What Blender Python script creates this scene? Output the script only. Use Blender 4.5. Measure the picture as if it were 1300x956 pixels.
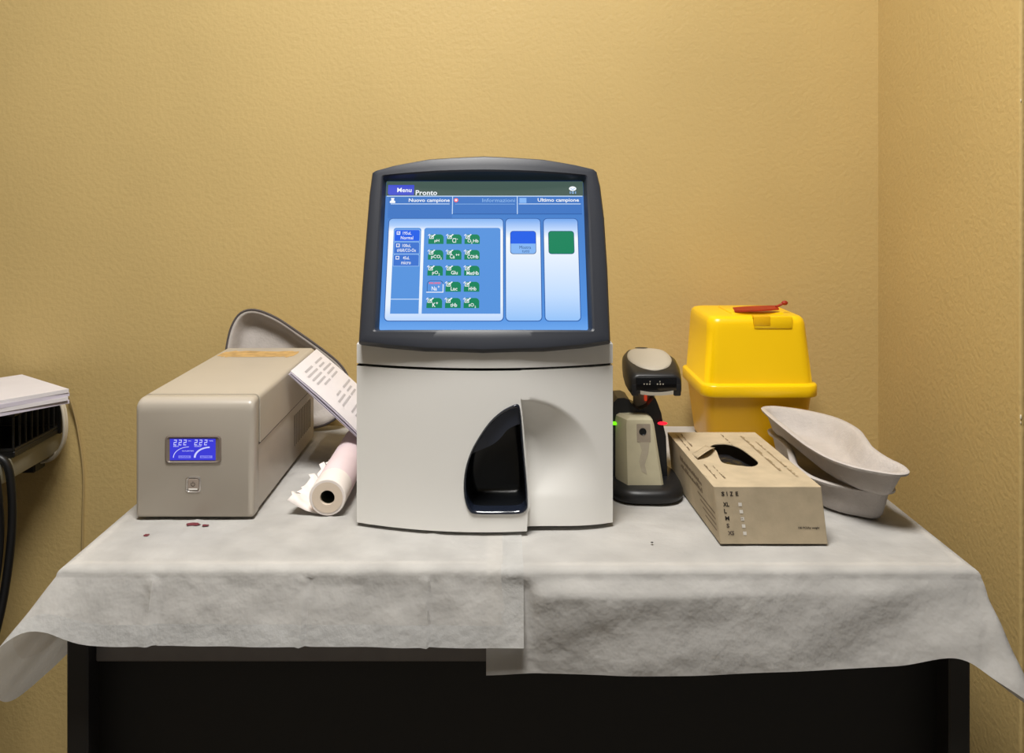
import bpy, bmesh, math, random
from mathutils import Vector, Matrix, noise
from mathutils.geometry import delaunay_2d_cdt

# ------------------------------------------------------------------ scene, camera, light
for o in list(bpy.data.objects): bpy.data.objects.remove(o)
S = bpy.context.scene
COL = S.collection
random.seed(7)

def srgb(r, g, b):
    def c(v):
        v /= 255.0
        return v / 12.92 if v <= .04045 else ((v + .055) / 1.055) ** 2.4
    return (c(r), c(g), c(b), 1.0)

CAM_Z = 1.18
cam = bpy.data.cameras.new('camera')
cam.sensor_fit = 'HORIZONTAL'; cam.sensor_width = 36.0
cam.lens = 1123 / 1300 * 36.0
cam.shift_x = 14 / 1300; cam.shift_y = -234 / 1300
cam.clip_start = .02
camo = bpy.data.objects.new('camera', cam); COL.objects.link(camo)
camo.location = (0, 0, CAM_Z); camo.rotation_euler = (math.pi / 2, 0, 0)
S.camera = camo

W = bpy.data.worlds.new('World'); S.world = W; W.use_nodes = True
bg = W.node_tree.nodes['Background']
bg.inputs[0].default_value = (1.0, .97, .93, 1); bg.inputs[1].default_value = .15

S.view_settings.view_transform = 'Standard'
S.view_settings.look = 'None'
S.view_settings.exposure = 0.0
S.view_settings.gamma = 1.0
S.view_settings.use_curve_mapping = False

LAMP_AT = (-.14, .52, 2.58)
ld = bpy.data.lights.new('ceiling_lamp_light', 'AREA'); ld.shape = 'RECTANGLE'
ld.size = .6; ld.size_y = .6; ld.energy = 50; ld.color = (1, .98, .945)
lo = bpy.data.objects.new('ceiling_lamp_light', ld); COL.objects.link(lo)
lo.location = LAMP_AT

# ------------------------------------------------------------------ materials
MATS = {}
def mat(name, col, rough=.5, metal=0., var=0., vscale=20., bump=0., bscale=80., bdist=.001, emit=None, estr=1., spec=.5, coat=0., trans=0., detail=4., lucent=0.):
    if name in MATS: return MATS[name]
    m = bpy.data.materials.new(name); m.use_nodes = True
    nt = m.node_tree; p = nt.nodes['Principled BSDF']
    p.inputs['Base Color'].default_value = col
    p.inputs['Roughness'].default_value = rough
    p.inputs['Metallic'].default_value = metal
    p.inputs['Specular IOR Level'].default_value = spec
    p.inputs['Coat Weight'].default_value = coat
    if trans: p.inputs['Transmission Weight'].default_value = trans
    if emit:
        p.inputs['Emission Color'].default_value = emit; p.inputs['Emission Strength'].default_value = estr
    tc = nt.nodes.new('ShaderNodeTexCoord')
    if var:
        n = nt.nodes.new('ShaderNodeTexNoise'); n.inputs['Scale'].default_value = vscale; n.inputs['Detail'].default_value = detail
        nt.links.new(tc.outputs['Object'], n.inputs['Vector'])
        r = nt.nodes.new('ShaderNodeValToRGB')
        r.color_ramp.elements[0].position = .3; r.color_ramp.elements[1].position = .7
        r.color_ramp.elements[0].color = tuple(max(0, c * (1 - var)) for c in col[:3]) + (1,)
        r.color_ramp.elements[1].color = tuple(min(1, c * (1 + var)) for c in col[:3]) + (1,)
        nt.links.new(n.outputs['Fac'], r.inputs['Fac']); nt.links.new(r.outputs['Color'], p.inputs['Base Color'])
    if bump:
        n2 = nt.nodes.new('ShaderNodeTexNoise'); n2.inputs['Scale'].default_value = bscale; n2.inputs['Detail'].default_value = 3
        nt.links.new(tc.outputs['Object'], n2.inputs['Vector'])
        b = nt.nodes.new('ShaderNodeBump'); b.inputs['Strength'].default_value = bump; b.inputs['Distance'].default_value = bdist
        nt.links.new(n2.outputs['Fac'], b.inputs['Height']); nt.links.new(b.outputs['Normal'], p.inputs['Normal'])
    if lucent:      # thin sheet goods let light through
        out = nt.nodes['Material Output']; tl_ = nt.nodes.new('ShaderNodeBsdfTranslucent'); mx = nt.nodes.new('ShaderNodeMixShader')
        tl_.inputs['Color'].default_value = col; mx.inputs[0].default_value = lucent
        nt.links.new(p.outputs[0], mx.inputs[1]); nt.links.new(tl_.outputs[0], mx.inputs[2]); nt.links.new(mx.outputs[0], out.inputs[0])
    MATS[name] = m
    return m

def glow(name, r, g, b, s=1.0):
    return mat(name, (0, 0, 0, 1), .4, emit=srgb(r, g, b), estr=s, spec=.1)

def glow_gradient(name, stops, s=1.0):
    """a shown image: vertical gradient along the object's own height"""
    if name in MATS: return MATS[name]
    m = mat(name, (0, 0, 0, 1), .4, emit=(1, 1, 1, 1), estr=s, spec=.1)
    nt = m.node_tree; p = nt.nodes['Principled BSDF']
    tc = nt.nodes.new('ShaderNodeTexCoord'); sp = nt.nodes.new('ShaderNodeSeparateXYZ')
    r = nt.nodes.new('ShaderNodeValToRGB'); e = r.color_ramp.elements
    while len(e) < len(stops): e.new(.5)
    for i, (pos, c) in enumerate(stops): e[i].position = pos; e[i].color = srgb(*c)
    nt.links.new(tc.outputs['Generated'], sp.inputs[0]); nt.links.new(sp.outputs['Z'], r.inputs['Fac'])
    nt.links.new(r.outputs['Color'], p.inputs['Emission Color'])
    return m

# ------------------------------------------------------------------ object helpers
ORG = {}
def root(name, label, cat, loc, group=None):
    o = bpy.data.objects.new(name, None); COL.objects.link(o); o.location = loc
    o.empty_display_size = .02
    o['label'] = label; o['category'] = cat
    if group: o['group'] = group
    ORG[o.name] = Vector(loc)
    return o

def link(name, bm, m, parent=None, smooth=35, org=None, label=None, cat=None, group=None, kind=None):
    """one bmesh in world coordinates -> one mesh object"""
    o0 = ORG[parent.name] if parent is not None else Vector(org or (0, 0, 0))
    bmesh.ops.translate(bm, verts=bm.verts, vec=-o0)
    bmesh.ops.recalc_face_normals(bm, faces=bm.faces) if not getattr(bm, 'keep', False) and name not in KEEP else None
    if smooth:
        a = math.radians(smooth)
        for f in bm.faces: f.smooth = True
        for e in bm.edges:
            if len(e.link_faces) == 2: e.smooth = e.calc_face_angle(0) < a
    me = bpy.data.meshes.new(name); bm.to_mesh(me); bm.free()
    for x in (m if isinstance(m, (list, tuple)) else [m]): me.materials.append(x)
    o = bpy.data.objects.new(name, me); COL.objects.link(o)
    if parent is not None: o.parent = parent
    else: o.location = o0
    ORG[o.name] = o0
    if label: o['label'] = label
    if cat: o['category'] = cat
    if group: o['group'] = group
    if kind: o['kind'] = kind
    return o
KEEP = set()

def add_box(bm, lo_, hi, bevel=0., seg=2):
    lo_ = Vector(lo_); hi = Vector(hi); c = (lo_ + hi) / 2; s = hi - lo_
    r = bmesh.ops.create_cube(bm, size=1.0, matrix=Matrix.Translation(c) @ Matrix.Diagonal((*s, 1)))
    if bevel:
        es = list({e for v in r['verts'] for e in v.link_edges})
        bmesh.ops.bevel(bm, geom=es, offset=bevel, segments=seg, affect='EDGES', profile=.5)
    return bm
def box(lo_, hi, bevel=0., seg=2): return add_box(bmesh.new(), lo_, hi, bevel, seg)

def loft(bm, rings, cap0=True, cap1=True, closed=True):
    R = [[bm.verts.new(p) for p in r] for r in rings]
    n = len(R[0])
    for a, b in zip(R, R[1:]):
        for i in range(n if closed else n - 1):
            j = (i + 1) % n
            try: bm.faces.new((a[i], a[j], b[j], b[i]))
            except ValueError: pass
    if cap0 and closed: bm.faces.new(list(reversed(R[0])))
    if cap1 and closed: bm.faces.new(R[-1])
    return R

def spline(pts, n=8, closed=False):
    P = [Vector(p) for p in pts]; out = []; m = len(P)
    for i in range(m if closed else m - 1):
        if closed: a, b, c, d = P[i - 1], P[i], P[(i + 1) % m], P[(i + 2) % m]
        else: a, b, c, d = P[max(i - 1, 0)], P[i], P[i + 1], P[min(i + 2, m - 1)]
        for k in range(n):
            t = k / n
            out.append(.5 * ((2 * b) + (c - a) * t + (2 * a - 5 * b + 4 * c - d) * t * t + (3 * b - a - 3 * c + d) * t ** 3))
    if not closed: out.append(P[-1])
    return out

def add_tube(bm, pts, r, seg=8, caps=True):
    P = [Vector(p) for p in pts]; rings = []
    up = None
    for i, p in enumerate(P):
        t = (P[min(i + 1, len(P) - 1)] - P[max(i - 1, 0)]).normalized()
        if up is None: up = t.orthogonal().normalized()
        up = (up - t * up.dot(t)).normalized(); s = t.cross(up)
        rr = r[i] if isinstance(r, (list, tuple)) else r
        rings.append([p + (up * math.cos(a) + s * math.sin(a)) * rr for a in [2 * math.pi * k / seg for k in range(seg)]])
    loft(bm, rings, caps, caps)
    return bm
def tube(pts, r, seg=8): return add_tube(bmesh.new(), pts, r, seg)

def rrect(x0, y0, x1, y1, r, n=4):
    """rounded rectangle outline; r one radius or (x0y0, x1y0, x1y1, x0y1)"""
    if not isinstance(r, (list, tuple)): r = (r,) * 4
    out = []
    for (cx, cy, sx, sy, a0), q in zip(((x0, y0, 1, 1, 180), (x1, y0, -1, 1, 270), (x1, y1, -1, -1, 0), (x0, y1, 1, -1, 90)), r):
        if q <= 0: out.append((cx, cy)); continue
        for k in range(n + 1):
            a = math.radians(a0 + 90 * k / n)
            out.append((cx + sx * q + q * math.cos(a), cy + sy * q + q * math.sin(a)))
    return out

def inside(p, poly):
    c = False; j = len(poly) - 1
    for i in range(len(poly)):
        if (poly[i][1] > p[1]) != (poly[j][1] > p[1]) and p[0] < (poly[j][0] - poly[i][0]) * (p[1] - poly[i][1]) / (poly[j][1] - poly[i][1]) + poly[i][0]: c = not c
        j = i
    return c

def dist_poly(p, poly):
    best = 9
    for i in range(len(poly)):
        a = Vector(poly[i - 1]); b = Vector(poly[i]); q = Vector(p); d = b - a
        t = max(0, min(1, (q - a).dot(d) / max(d.length_squared, 1e-12)))
        best = min(best, (a + d * t - q).length)
    return best

def dense(poly, step):
    out = []
    for i in range(len(poly)):
        a = Vector(poly[i]); b = Vector(poly[(i + 1) % len(poly)]); n = max(1, int((b - a).length / step + .5))
        out += [tuple(a + (b - a) * k / n) for k in range(n)]
    return out

def surface(bm, outer, holes, step, fn):
    """triangulated sheet over a 2-D outline with holes; fn maps (a, b) to a point. returns outline and hole verts"""
    loops = [outer] + holes; pts = []; edges = []; idx = []
    for lp in loops:
        b = len(pts); pts += [Vector(p) for p in lp]; idx.append(range(b, b + len(lp)))
        edges += [(b + i, b + (i + 1) % len(lp)) for i in range(len(lp))]
    xs = [p[0] for p in outer]; ys = [p[1] for p in outer]
    y = min(ys) + step * .5
    while y < max(ys):
        x = min(xs) + step * .5
        while x < max(xs):
            if inside((x, y), outer) and not any(inside((x, y), h) for h in holes) and min(dist_poly((x, y), l) for l in loops) > step * .45: pts.append(Vector((x, y)))
            x += step
        y += step
    vo, eo, fo, ov, oe, of = delaunay_2d_cdt(pts, edges, [], 0, 1e-7)
    V = [bm.verts.new(fn(v[0], v[1])) for v in vo]
    for f in fo:
        c = ((vo[f[0]][0] + vo[f[1]][0] + vo[f[2]][0]) / 3, (vo[f[0]][1] + vo[f[1]][1] + vo[f[2]][1]) / 3)
        if inside(c, outer) and not any(inside(c, h) for h in holes): bm.faces.new([V[i] for i in f])
    back = {}
    for i, src in enumerate(ov):
        for s_ in src: back[s_] = i
    return [[V[back[i]] for i in r] for r in idx]

def wall_strip(bm, loop, vec, closed=True):
    L2 = [bm.verts.new(v.co + Vector(vec)) for v in loop]; n = len(loop)
    for i in range(n if closed else n - 1):
        bm.faces.new((loop[i], loop[(i + 1) % n], L2[(i + 1) % n], L2[i]))
    return L2

def text_mesh(parts, bold=.0):
    """parts: list of (string, dx, dy, scale) -> list of (verts2d, faces) merged"""
    V = []; F = []
    for s_, dx, dy, sc in parts:
        cu = bpy.data.curves.new('txt', 'FONT'); cu.body = s_; cu.size = 1; cu.offset = bold; cu.resolution_u = 2
        o = bpy.data.objects.new('txt', cu); COL.objects.link(o)
        dg = bpy.context.evaluated_depsgraph_get()
        me = bpy.data.meshes.new_from_object(o.evaluated_get(dg))
        b = len(V); V += [(v.co.x * sc + dx, v.co.y * sc + dy) for v in me.vertices]
        F += [[b + i for i in p.vertices] for p in me.polygons]
        bpy.data.objects.remove(o); bpy.data.curves.remove(cu); bpy.data.meshes.remove(me)
    return V, F

def text_bm(parts, boxr, fn, bold=.02, keep=False):
    """fit lettering into rectangle (x0, y0 baseline, x1, y1 top) mapped by fn"""
    if isinstance(parts, str): parts = [(parts, 0, 0, 1)]
    V, F = text_mesh(parts, bold)
    xs = [v[0] for v in V]; ys = [v[1] for v in V]
    x0, y0, x1, y1 = boxr
    sx = (x1 - x0) / (max(xs) - min(xs)); sy = (y1 - y0) / (max(ys) - min(ys))
    bm = bmesh.new()
    vs = [bm.verts.new(fn(x0 + (v[0] - min(xs)) * sx, y0 + (v[1] - min(ys)) * sy)) for v in V]
    for f in F:
        try: bm.faces.new([vs[i] for i in f])
        except ValueError: pass
    return bm

def poly_bm(poly, fn):
    bm = bmesh.new(); bm.faces.new([bm.verts.new(fn(*p)) for p in poly]); return bm

# ------------------------------------------------------------------ palette
M_WALL = mat('wall_paint', (.575, .42, .175, 1), .5, var=.04, vscale=3, bump=.28, bscale=120, bdist=.004, spec=.35)
M_DARKSTRIP = mat('dark_olive_paint', srgb(112, 92, 46), .5, var=.06, vscale=8)
M_FLOOR = mat('floor_lino', srgb(120, 112, 100), .5, var=.12, vscale=6)
M_CEIL = mat('ceiling_paint', srgb(228, 224, 214), .8, var=.02)
M_SHEET = mat('nonwoven_sheet', srgb(222, 219, 214), .85, var=.11, vscale=17, bump=.55, bscale=36, bdist=.006, spec=.2, lucent=.42)
M_PAD = mat('underpad_core', srgb(222, 219, 214), .85, var=.12, vscale=21, bump=.5, bscale=40, bdist=.006, spec=.2, lucent=.42)
M_PADEDGE = mat('underpad_border', srgb(224, 223, 220), .7, var=.07, vscale=30, bump=.55, bscale=70, bdist=.004, spec=.3, lucent=.48)
M_BLACKWOOD = mat('black_laminate', srgb(30, 28, 27), .5, var=.1, vscale=30)
M_DARKPANEL = mat('dark_panel', srgb(16, 15, 15), .6)
M_RAIL = mat('charcoal_rail', srgb(104, 99, 96), .55, var=.06, vscale=40)
M_WHITE = mat('ivory_plastic', srgb(236, 234, 229), .5, var=.01, vscale=4, bump=.05, bscale=900, bdist=.0004)
M_SEAM = mat('seam_dark', srgb(40, 38, 36), .7)
M_BEZEL = mat('slate_plastic', srgb(42, 45, 53), .46, bump=.08, bscale=1200, bdist=.0003)
M_GLOSS = mat('navy_gloss', srgb(28, 33, 45), .16, coat=.3)
M_RECESS = mat('port_black', srgb(15, 17, 20), .3)
M_UPS = mat('greige_metal', srgb(183, 174, 160), .38, var=.02, vscale=12, bump=.04, bscale=700, bdist=.0003)
M_UPSF = mat('greige_plastic', srgb(178, 169, 156), .32, var=.015, vscale=10)
M_UPSDARK = mat('taupe_bezel', srgb(122, 110, 100), .35)
M_CHROME = mat('satin_chrome', srgb(205, 200, 195), .25, metal=.8)
M_PULP = mat('moulded_pulp', srgb(190, 183, 178), .92, var=.05, vscale=60, bump=.5, bscale=260, bdist=.0015, spec=.15)
M_PULPDARK = mat('pulp_rim_dark', srgb(92, 86, 84), .9, var=.08, vscale=60, bump=.4, bscale=260, bdist=.001, spec=.15)
M_CARD = mat('brown_card', srgb(186, 170, 143), .85, var=.09, vscale=40, bump=.25, bscale=300, bdist=.0006, spec=.2)
M_CARDIN = mat('card_inside', srgb(150, 134, 110), .9)
M_INK = mat('black_ink', srgb(34, 28, 24), .7)
M_INKSOFT = mat('faded_ink', srgb(120, 102, 80), .8)
M_PRINTWHITE = mat('white_print', srgb(226, 220, 210), .7)
M_GLOVE = mat('black_nitrile', srgb(38, 37, 40), .25, bump=.2, bscale=120, bdist=.002)
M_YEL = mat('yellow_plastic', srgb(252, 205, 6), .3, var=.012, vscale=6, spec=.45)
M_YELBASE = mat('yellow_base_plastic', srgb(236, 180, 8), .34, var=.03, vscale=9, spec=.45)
M_RED = mat('red_seal', srgb(158, 44, 14), .5, var=.12, vscale=60)
M_BLACK = mat('black_plastic', srgb(24, 24, 26), .4, bump=.08, bscale=900, bdist=.0003)
M_BLACKSM = mat('black_window', srgb(9, 9, 11), .12)
M_GREY = mat('grey_plastic', srgb(174, 166, 151), .5)
M_BEIGE = mat('khaki_plastic', srgb(186, 178, 150), .5, var=.06, vscale=45)
M_DIRT = mat('dock_stain', srgb(146, 134, 118), .7, var=.1, vscale=80)
M_PAPER = mat('white_paper', srgb(226, 222, 226), .8, var=.02, vscale=20)
M_PAPER2 = mat('lavender_paper', srgb(206, 200, 214), .8)
M_ROLLPINK = mat('pink_roll_paper', srgb(226, 206, 209), .85, var=.03, vscale=25, bump=.2, bscale=150, bdist=.001)
M_ROLLWHITE = mat('white_roll_paper', srgb(235, 226, 220), .85, var=.02, vscale=25)
M_CORE = mat('roll_core_card', srgb(214, 198, 180), .85)
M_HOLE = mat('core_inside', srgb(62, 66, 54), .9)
M_DESK = mat('grey_desk_laminate', srgb(134, 130, 115), .5, var=.03, vscale=10)
M_WIRE = mat('black_wire', srgb(22, 21, 20), .4, metal=.2)
M_CABLEW = mat('white_cable_sleeve', srgb(206, 196, 176), .5)
M_CABLEB = mat('black_cable_sleeve', srgb(14, 14, 15), .45)
M_STAIN = mat('red_stain', srgb(108, 44, 52), .7, var=.2, vscale=300)
M_OCHRE = mat('ochre_residue', srgb(188, 154, 100), .75, var=.25, vscale=60)

TT = .747      # height of the covered table top

# ------------------------------------------------------------------ the setting
WALL_Y = 1.70; RX = .725
def struct(name, bm, m, **k): return link(name, bm, m, kind='structure', smooth=0, **k)
struct('floor', box((-3.0, -3.0, -.05), (3.2, WALL_Y + .1, 0)), M_FLOOR, label='grey lino floor of the room', cat='floor')
struct('wall_back', box((-3.0, WALL_Y, 0), (RX, WALL_Y + .1, 2.7)), M_WALL, label='ochre yellow roller-textured wall behind the table', cat='wall')
struct('wall_right', box((RX, 1.235, 0), (RX + .25, WALL_Y + .1, 2.7), .003, 2), M_WALL, label='ochre yellow side wall with chipped outer corner', cat='wall')
struct('dark_strip_1', box((RX + .004, 1.222, 0), (RX + .25, 1.2345, 2.7), .002, 1), M_DARKSTRIP, label='dark olive strip beside the chipped wall corner', cat='trim')  # darker olive strip laid over the end face of the wall
struct('wall_left', box((-3.1, -3.0, 0), (-3.0, WALL_Y, 2.7)), M_WALL, label='ochre yellow wall at the far left side', cat='wall')
struct('ceiling', box((-3.0, -3.0, 2.7), (3.2, WALL_Y + .1, 2.75)), M_CEIL, label='pale ceiling of the room', cat='ceiling')

wr_ = bpy.data.objects['wall_right']
for z_, r_ in ((1.308, .0022), (.866, .0035), (.858, .0018)):
    bm = bmesh.new(); bmesh.ops.create_icosphere(bm, subdivisions=1, radius=r_, matrix=Matrix.Translation((RX + .0008, 1.2352, z_)) @ Matrix.Diagonal((.35, .5, 1.2, 1)))
    link('paint_chip', bm, mat('plaster_chip', srgb(226, 214, 188), .9), wr_, smooth=0)
lamp = root('ceiling_lamp', 'square ceiling lamp with pale diffuser above the table', 'lamp', (LAMP_AT[0], LAMP_AT[1], 2.7))
lx, ly, lz = LAMP_AT
bm = bmesh.new()
for a, b in (((-.33, -.33), (.33, -.305)), ((-.33, .305), (.33, .33)), ((-.33, -.305), (-.305, .305)), ((.305, -.305), (.33, .305))):
    add_box(bm, (lx + a[0], ly + a[1], 2.59), (lx + b[0], ly + b[1], 2.70), .003, 1)
link('frame', bm, mat('lamp_frame', srgb(225, 225, 222), .4), lamp)
link('diffuser', box((lx - .305, ly - .305, 2.60), (lx + .305, ly + .305, 2.612)), mat('lamp_diffuser', (.9, .9, .88, 1), .6, emit=(1, .965, .91, 1), estr=4), lamp)

# ------------------------------------------------------------------ table
TX0, TX1, TY0, TY1 = -.513, .554, 1.02, 1.64
table = root('work_table', 'black laminate work table standing under the white disposable sheets', 'table', (.02, 1.33, 0))
link('table_top', box((TX0 + .004, TY0 + .004, TT - .030), (TX1 - .004, TY1, TT - .0042), .003, 2), M_BLACKWOOD, table)
for x in (TX0 + .006, TX1 - .031):
    for y in (TY0 + .012, TY1 - .04):
        link('leg', box((x, y, 0), (x + .025, y + .03, TT - .030), .002, 1), M_BLACKWOOD, table)
link('front_rail', box((-.482, 1.05, .622), (.50, 1.068, .700), .002, 1), M_RAIL, table)
link('dark_filler_panel', box((TX0 + .008, 1.075, .06), (TX1 - .008, 1.09, TT - .031)), M_DARKPANEL, table)  # near-black sheet added so the space under the table reads dark
link('side_rail', box((TX0 + .008, 1.093, .69), (TX0 + .026, 1.598, TT - .031)), M_DARKPANEL, table)
link('side_rail', box((TX1 - .026, 1.093, .69), (TX1 - .008, 1.598, TT - .031)), M_DARKPANEL, table)

# ------------------------------------------------------------------ sheets over the table
def interp(pairs, n):
    """pairs of (edge point, hem point, samples to next)"""
    E = []; H = []
    for i in range(len(pairs) - 1):
        g = lambda k, j: Vector(pairs[max(0, min(len(pairs) - 1, k))][j])
        for q in range(n[i]):
            t = q / n[i]
            E.append(g(i, 0).lerp(g(i + 1, 0), t))
            a, b, c, d = g(i - 1, 1), g(i, 1), g(i + 1, 1), g(i + 2, 1)
            m1 = (c - a) * .5; m2 = (d - b) * .5
            L = (c - b).length
            for m_ in (m1, m2):
                if m_.length > L * 1.2: m_ *= L * 1.2 / m_.length
            H.append(b * (2 * t ** 3 - 3 * t * t + 1) + m1 * (t ** 3 - 2 * t * t + t) + c * (-2 * t ** 3 + 3 * t * t) + m2 * (t ** 3 - t * t))
    E.append(Vector(pairs[-1][0])); H.append(Vector(pairs[-1][1]))
    return E, H

def sheet(name, z, xl, xr, side, pairs, n, wr, lip, hem_strip, label, mats, folds=()):
    bm = bmesh.new()
    # flat top
    nx, ny = 110, 60
    topg = []
    for j in range(ny + 1):
        y = TY0 + .011 + (TY1 - .011 - TY0) * j / ny; row = []
        for i in range(nx + 1):
            xa = xl + (.011 if side == 'L' else 0); xb_ = xr - (.011 if side == 'R' else 0)
            x = xa + (xb_ - xa) * i / nx
            ed = max(0, min(1, (y - TY0 - .011) / .06)) * max(0, min(1, ((x - xa) if side == 'L' else (xb_ - x)) / .03))
            h = (.0011 * max(0, noise.noise(Vector((x * 9, y * 14, 3)))) + .0011 * max(0, noise.noise(Vector((x * 30, y * 38, 6))))) * ed
            for fx in folds: h += .0011 * math.exp(-((x - fx) / .004) ** 2) * ed
            row.append(bm.verts.new((x, y, z + h)))
        topg.append(row)
    for j in range(ny):
        for i in range(nx): bm.faces.new((topg[j][i], topg[j][i + 1], topg[j + 1][i + 1], topg[j + 1][i]))
    E, H = interp(pairs, n)
    K = 26; rows = []
    for a, (e, h) in enumerate(zip(E, H)):
        e = Vector((e.x, e.y, z)); out = Vector((h.x - e.x, h.y - e.y, 0))
        nrm = out.normalized() if out.length > 1e-5 else Vector((0, -1, 0))
        front = abs(e.y - TY0) < 1e-4
        inw = Vector((max(e.x, xl + .011) if side == 'L' else min(e.x, xr - .011), max(e.y, TY0 + .011), z)) - e
        row = [e + inw * 1.7 - Vector((0, 0, .0002)), e + inw]
        r = .010
        for k in (1, 2, 3, 4, 5):
            t = math.radians(18 * k)
            row.append(e + inw * (1 - math.sin(t)) + Vector((0, 0, -r * (1 - math.cos(t)))))
        p0 = row[-1]
        u = a / (len(E) - 1)
        for k in range(1, K + 1):
            t = k / K
            p = p0.lerp(h, t)
            s_ = p.x if front else p.y
            L = lip(p.x) if front else 0
            if L: p += nrm * (L * min(1, t / .16) * (1 - max(0, (t - .16) / .84)) )
            amp = min(1, t / .15)
            w = wr(p.x, p.y, p.z, t) * amp
            for fx in folds:
                if front: w += .0034 * math.exp(-((p.x - fx) / .0032) ** 2) - .002 * math.exp(-((p.x - fx - .007) / .004) ** 2)
            p += nrm * w
            row.append(p)
        rows.append([bm.verts.new(p) for p in row])
    nf = len(rows[0]); strip_from = nf - 1 - int(K * hem_strip)
    for a in range(len(rows) - 1):
        for k in range(nf - 1):
            f = bm.faces.new((rows[a][k], rows[a + 1][k], rows[a + 1][k + 1], rows[a][k + 1]))
            if hem_strip and (k >= strip_from or f.calc_center_median().x > xr - .024): f.material_index = 1
    if len(mats) > 1:
        for f in bm.faces:
            if f.calc_center_median().x > xr - .024: f.material_index = 1
    o = link(name, bm, mats, smooth=50, org=(0, 1.33, TT - .002), label=label, cat='table cover', group=None)
    return o

def wrL(x, y, z, t):
    return .004 * noise.noise(Vector((x * 7, y * 7, z * 9))) + .0022 * noise.noise(Vector((x * 22, y * 20, z * 26)))
def wrR(x, y, z, t):
    k = max(0, min(1, (x - .035) / .05))
    return -.004 * (1 - k) + k * (.0075 * noise.noise(Vector((x * 5 - z * 9, z * 6 + x * 1.5, 5))) * (1 - .4 * t) + .003 * noise.noise(Vector((x * 12 - z * 26, z * 12 + x * 4, 2))))

pairsL = [((-.513, 1.64, TT), (-.560, 1.64, .560)), ((-.513, 1.30, TT), (-.600, 1.30, .540)), ((-.513, 1.12, TT), (-.602, 1.13, .545)),
          ((-.513, 1.05, TT), (-.592, 1.045, .580)), ((-.513, 1.02, TT), (-.562, .978, .667)), ((-.505, 1.02, TT), (-.537, .984, .6875)),
          ((-.490, 1.02, TT), (-.512, .988, .6880)), ((-.455, 1.02, TT), (-.466, .992, .672)), ((-.40, 1.02, TT), (-.402, .996, .668)),
          ((-.20, 1.02, TT), (-.20, .998, .667)), ((.026, 1.02, TT), (.026, 1.002, .663))]
sheet('disposable_underpad', TT, -.513, .026, 'L', pairsL, [12, 10, 8, 8, 8, 6, 8, 10, 40, 44], wrL, lambda x: 0, .34,
      'white absorbent underpad with bordered hem covering the table under the ups unit', [M_PAD, M_PADEDGE], folds=(-.40, -.228, -.086))
ZR = TT - .0016
pairsR = [((-.017, 1.02, ZR), (-.017, 1.010, .626)), ((.05, 1.02, ZR), (.052, 1.008, .630)), ((.2, 1.02, ZR), (.205, .999, .634)), ((.44, 1.02, ZR), (.445, .993, .646)),
          ((.515, 1.02, ZR), (.508, .985, .659)), ((.545, 1.02, ZR), (.548, .975, .640)), ((.554, 1.02, ZR), (.592, .968, .612)),
          ((.554, 1.09, ZR), (.622, 1.06, .572)), ((.554, 1.30, ZR), (.606, 1.30, .560)), ((.554, 1.64, ZR), (.580, 1.64, .570))]
def lipR(x):
    return .010 * max(0, min(1, (.52 - x) / .35)) * max(0, min(1, (x - .030) / .012))
sheet('disposable_sheet', ZR, -.017, .554, 'R', pairsR, [12, 26, 34, 14, 8, 8, 10, 10, 12], wrR, lipR, 0,
      'long white nonwoven sheet with diagonal creases hanging below the glove carton', [M_SHEET], folds=())

# marks on the underpad
pad = bpy.data.objects['disposable_underpad']
def blot(x, y, rx, ry, seed, z=TT + .0016):
    bm = bmesh.new(); vs = []
    for k in range(14):
        a = 2 * math.pi * k / 14; q = 1 + .45 * noise.noise(Vector((math.cos(a) * 1.7, math.sin(a) * 1.7, seed)))
        vs.append(bm.verts.new((x + rx * q * math.cos(a), y + ry * q * math.sin(a), z)))
    bm.faces.new(vs); return bm
for x, y, rx, ry, sd in ((-.446, 1.113, .0035, .004, 1), (-.401, 1.150, .009, .006, 4), (-.383, 1.146, .005, .003, 8)):
    link('stain', blot(x, y, rx, ry, sd), M_STAIN, pad, smooth=0)
sh2 = bpy.data.objects['disposable_sheet']
link('speck', blot(.186, 1.09, .0018, .0018, 3), M_INK, sh2, smooth=0)

# ------------------------------------------------------------------ analyzer
AX, AHW = -.021, .166
def yf(x): return 1.147 - .034 * (1 - ((x - AX) / AHW) ** 2)
an = root('blood_analyzer', 'ivory bench analyzer with slate bezel, lit blue touchscreen and scooped sample bay', 'analyzer', (AX, 1.30, TT))
def plan(hw, yfront, yback, rb=.02, ins=0.):
    """closed plan outline, convex front"""
    pts = []
    for k in range(41):
        x = AX - hw + 2 * hw * k / 40
        pts.append((x, yfront(x)))
    pts += [(AX + hw, yback - rb), (AX + hw - rb * .3, yback - rb * .3), (AX + hw - rb, yback)]
    pts += [(AX - hw + rb, yback), (AX - hw + rb * .3, yback - rb * .3), (AX - hw, yback - rb)]
    return pts
def ring(pl_, z): return [(x, y, z) for x, y in pl_]
bm = bmesh.new()
loft(bm, [ring(plan(AHW - .004, lambda x: 1.212, 1.50), TT + .006), ring(plan(AHW - .001, lambda x: 1.208, 1.505), TT + .012),
          ring(plan(AHW - .001, lambda x: 1.208, 1.505), .9570)])
link('lower_body', bm, M_WHITE, an)
bm = bmesh.new()
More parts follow.
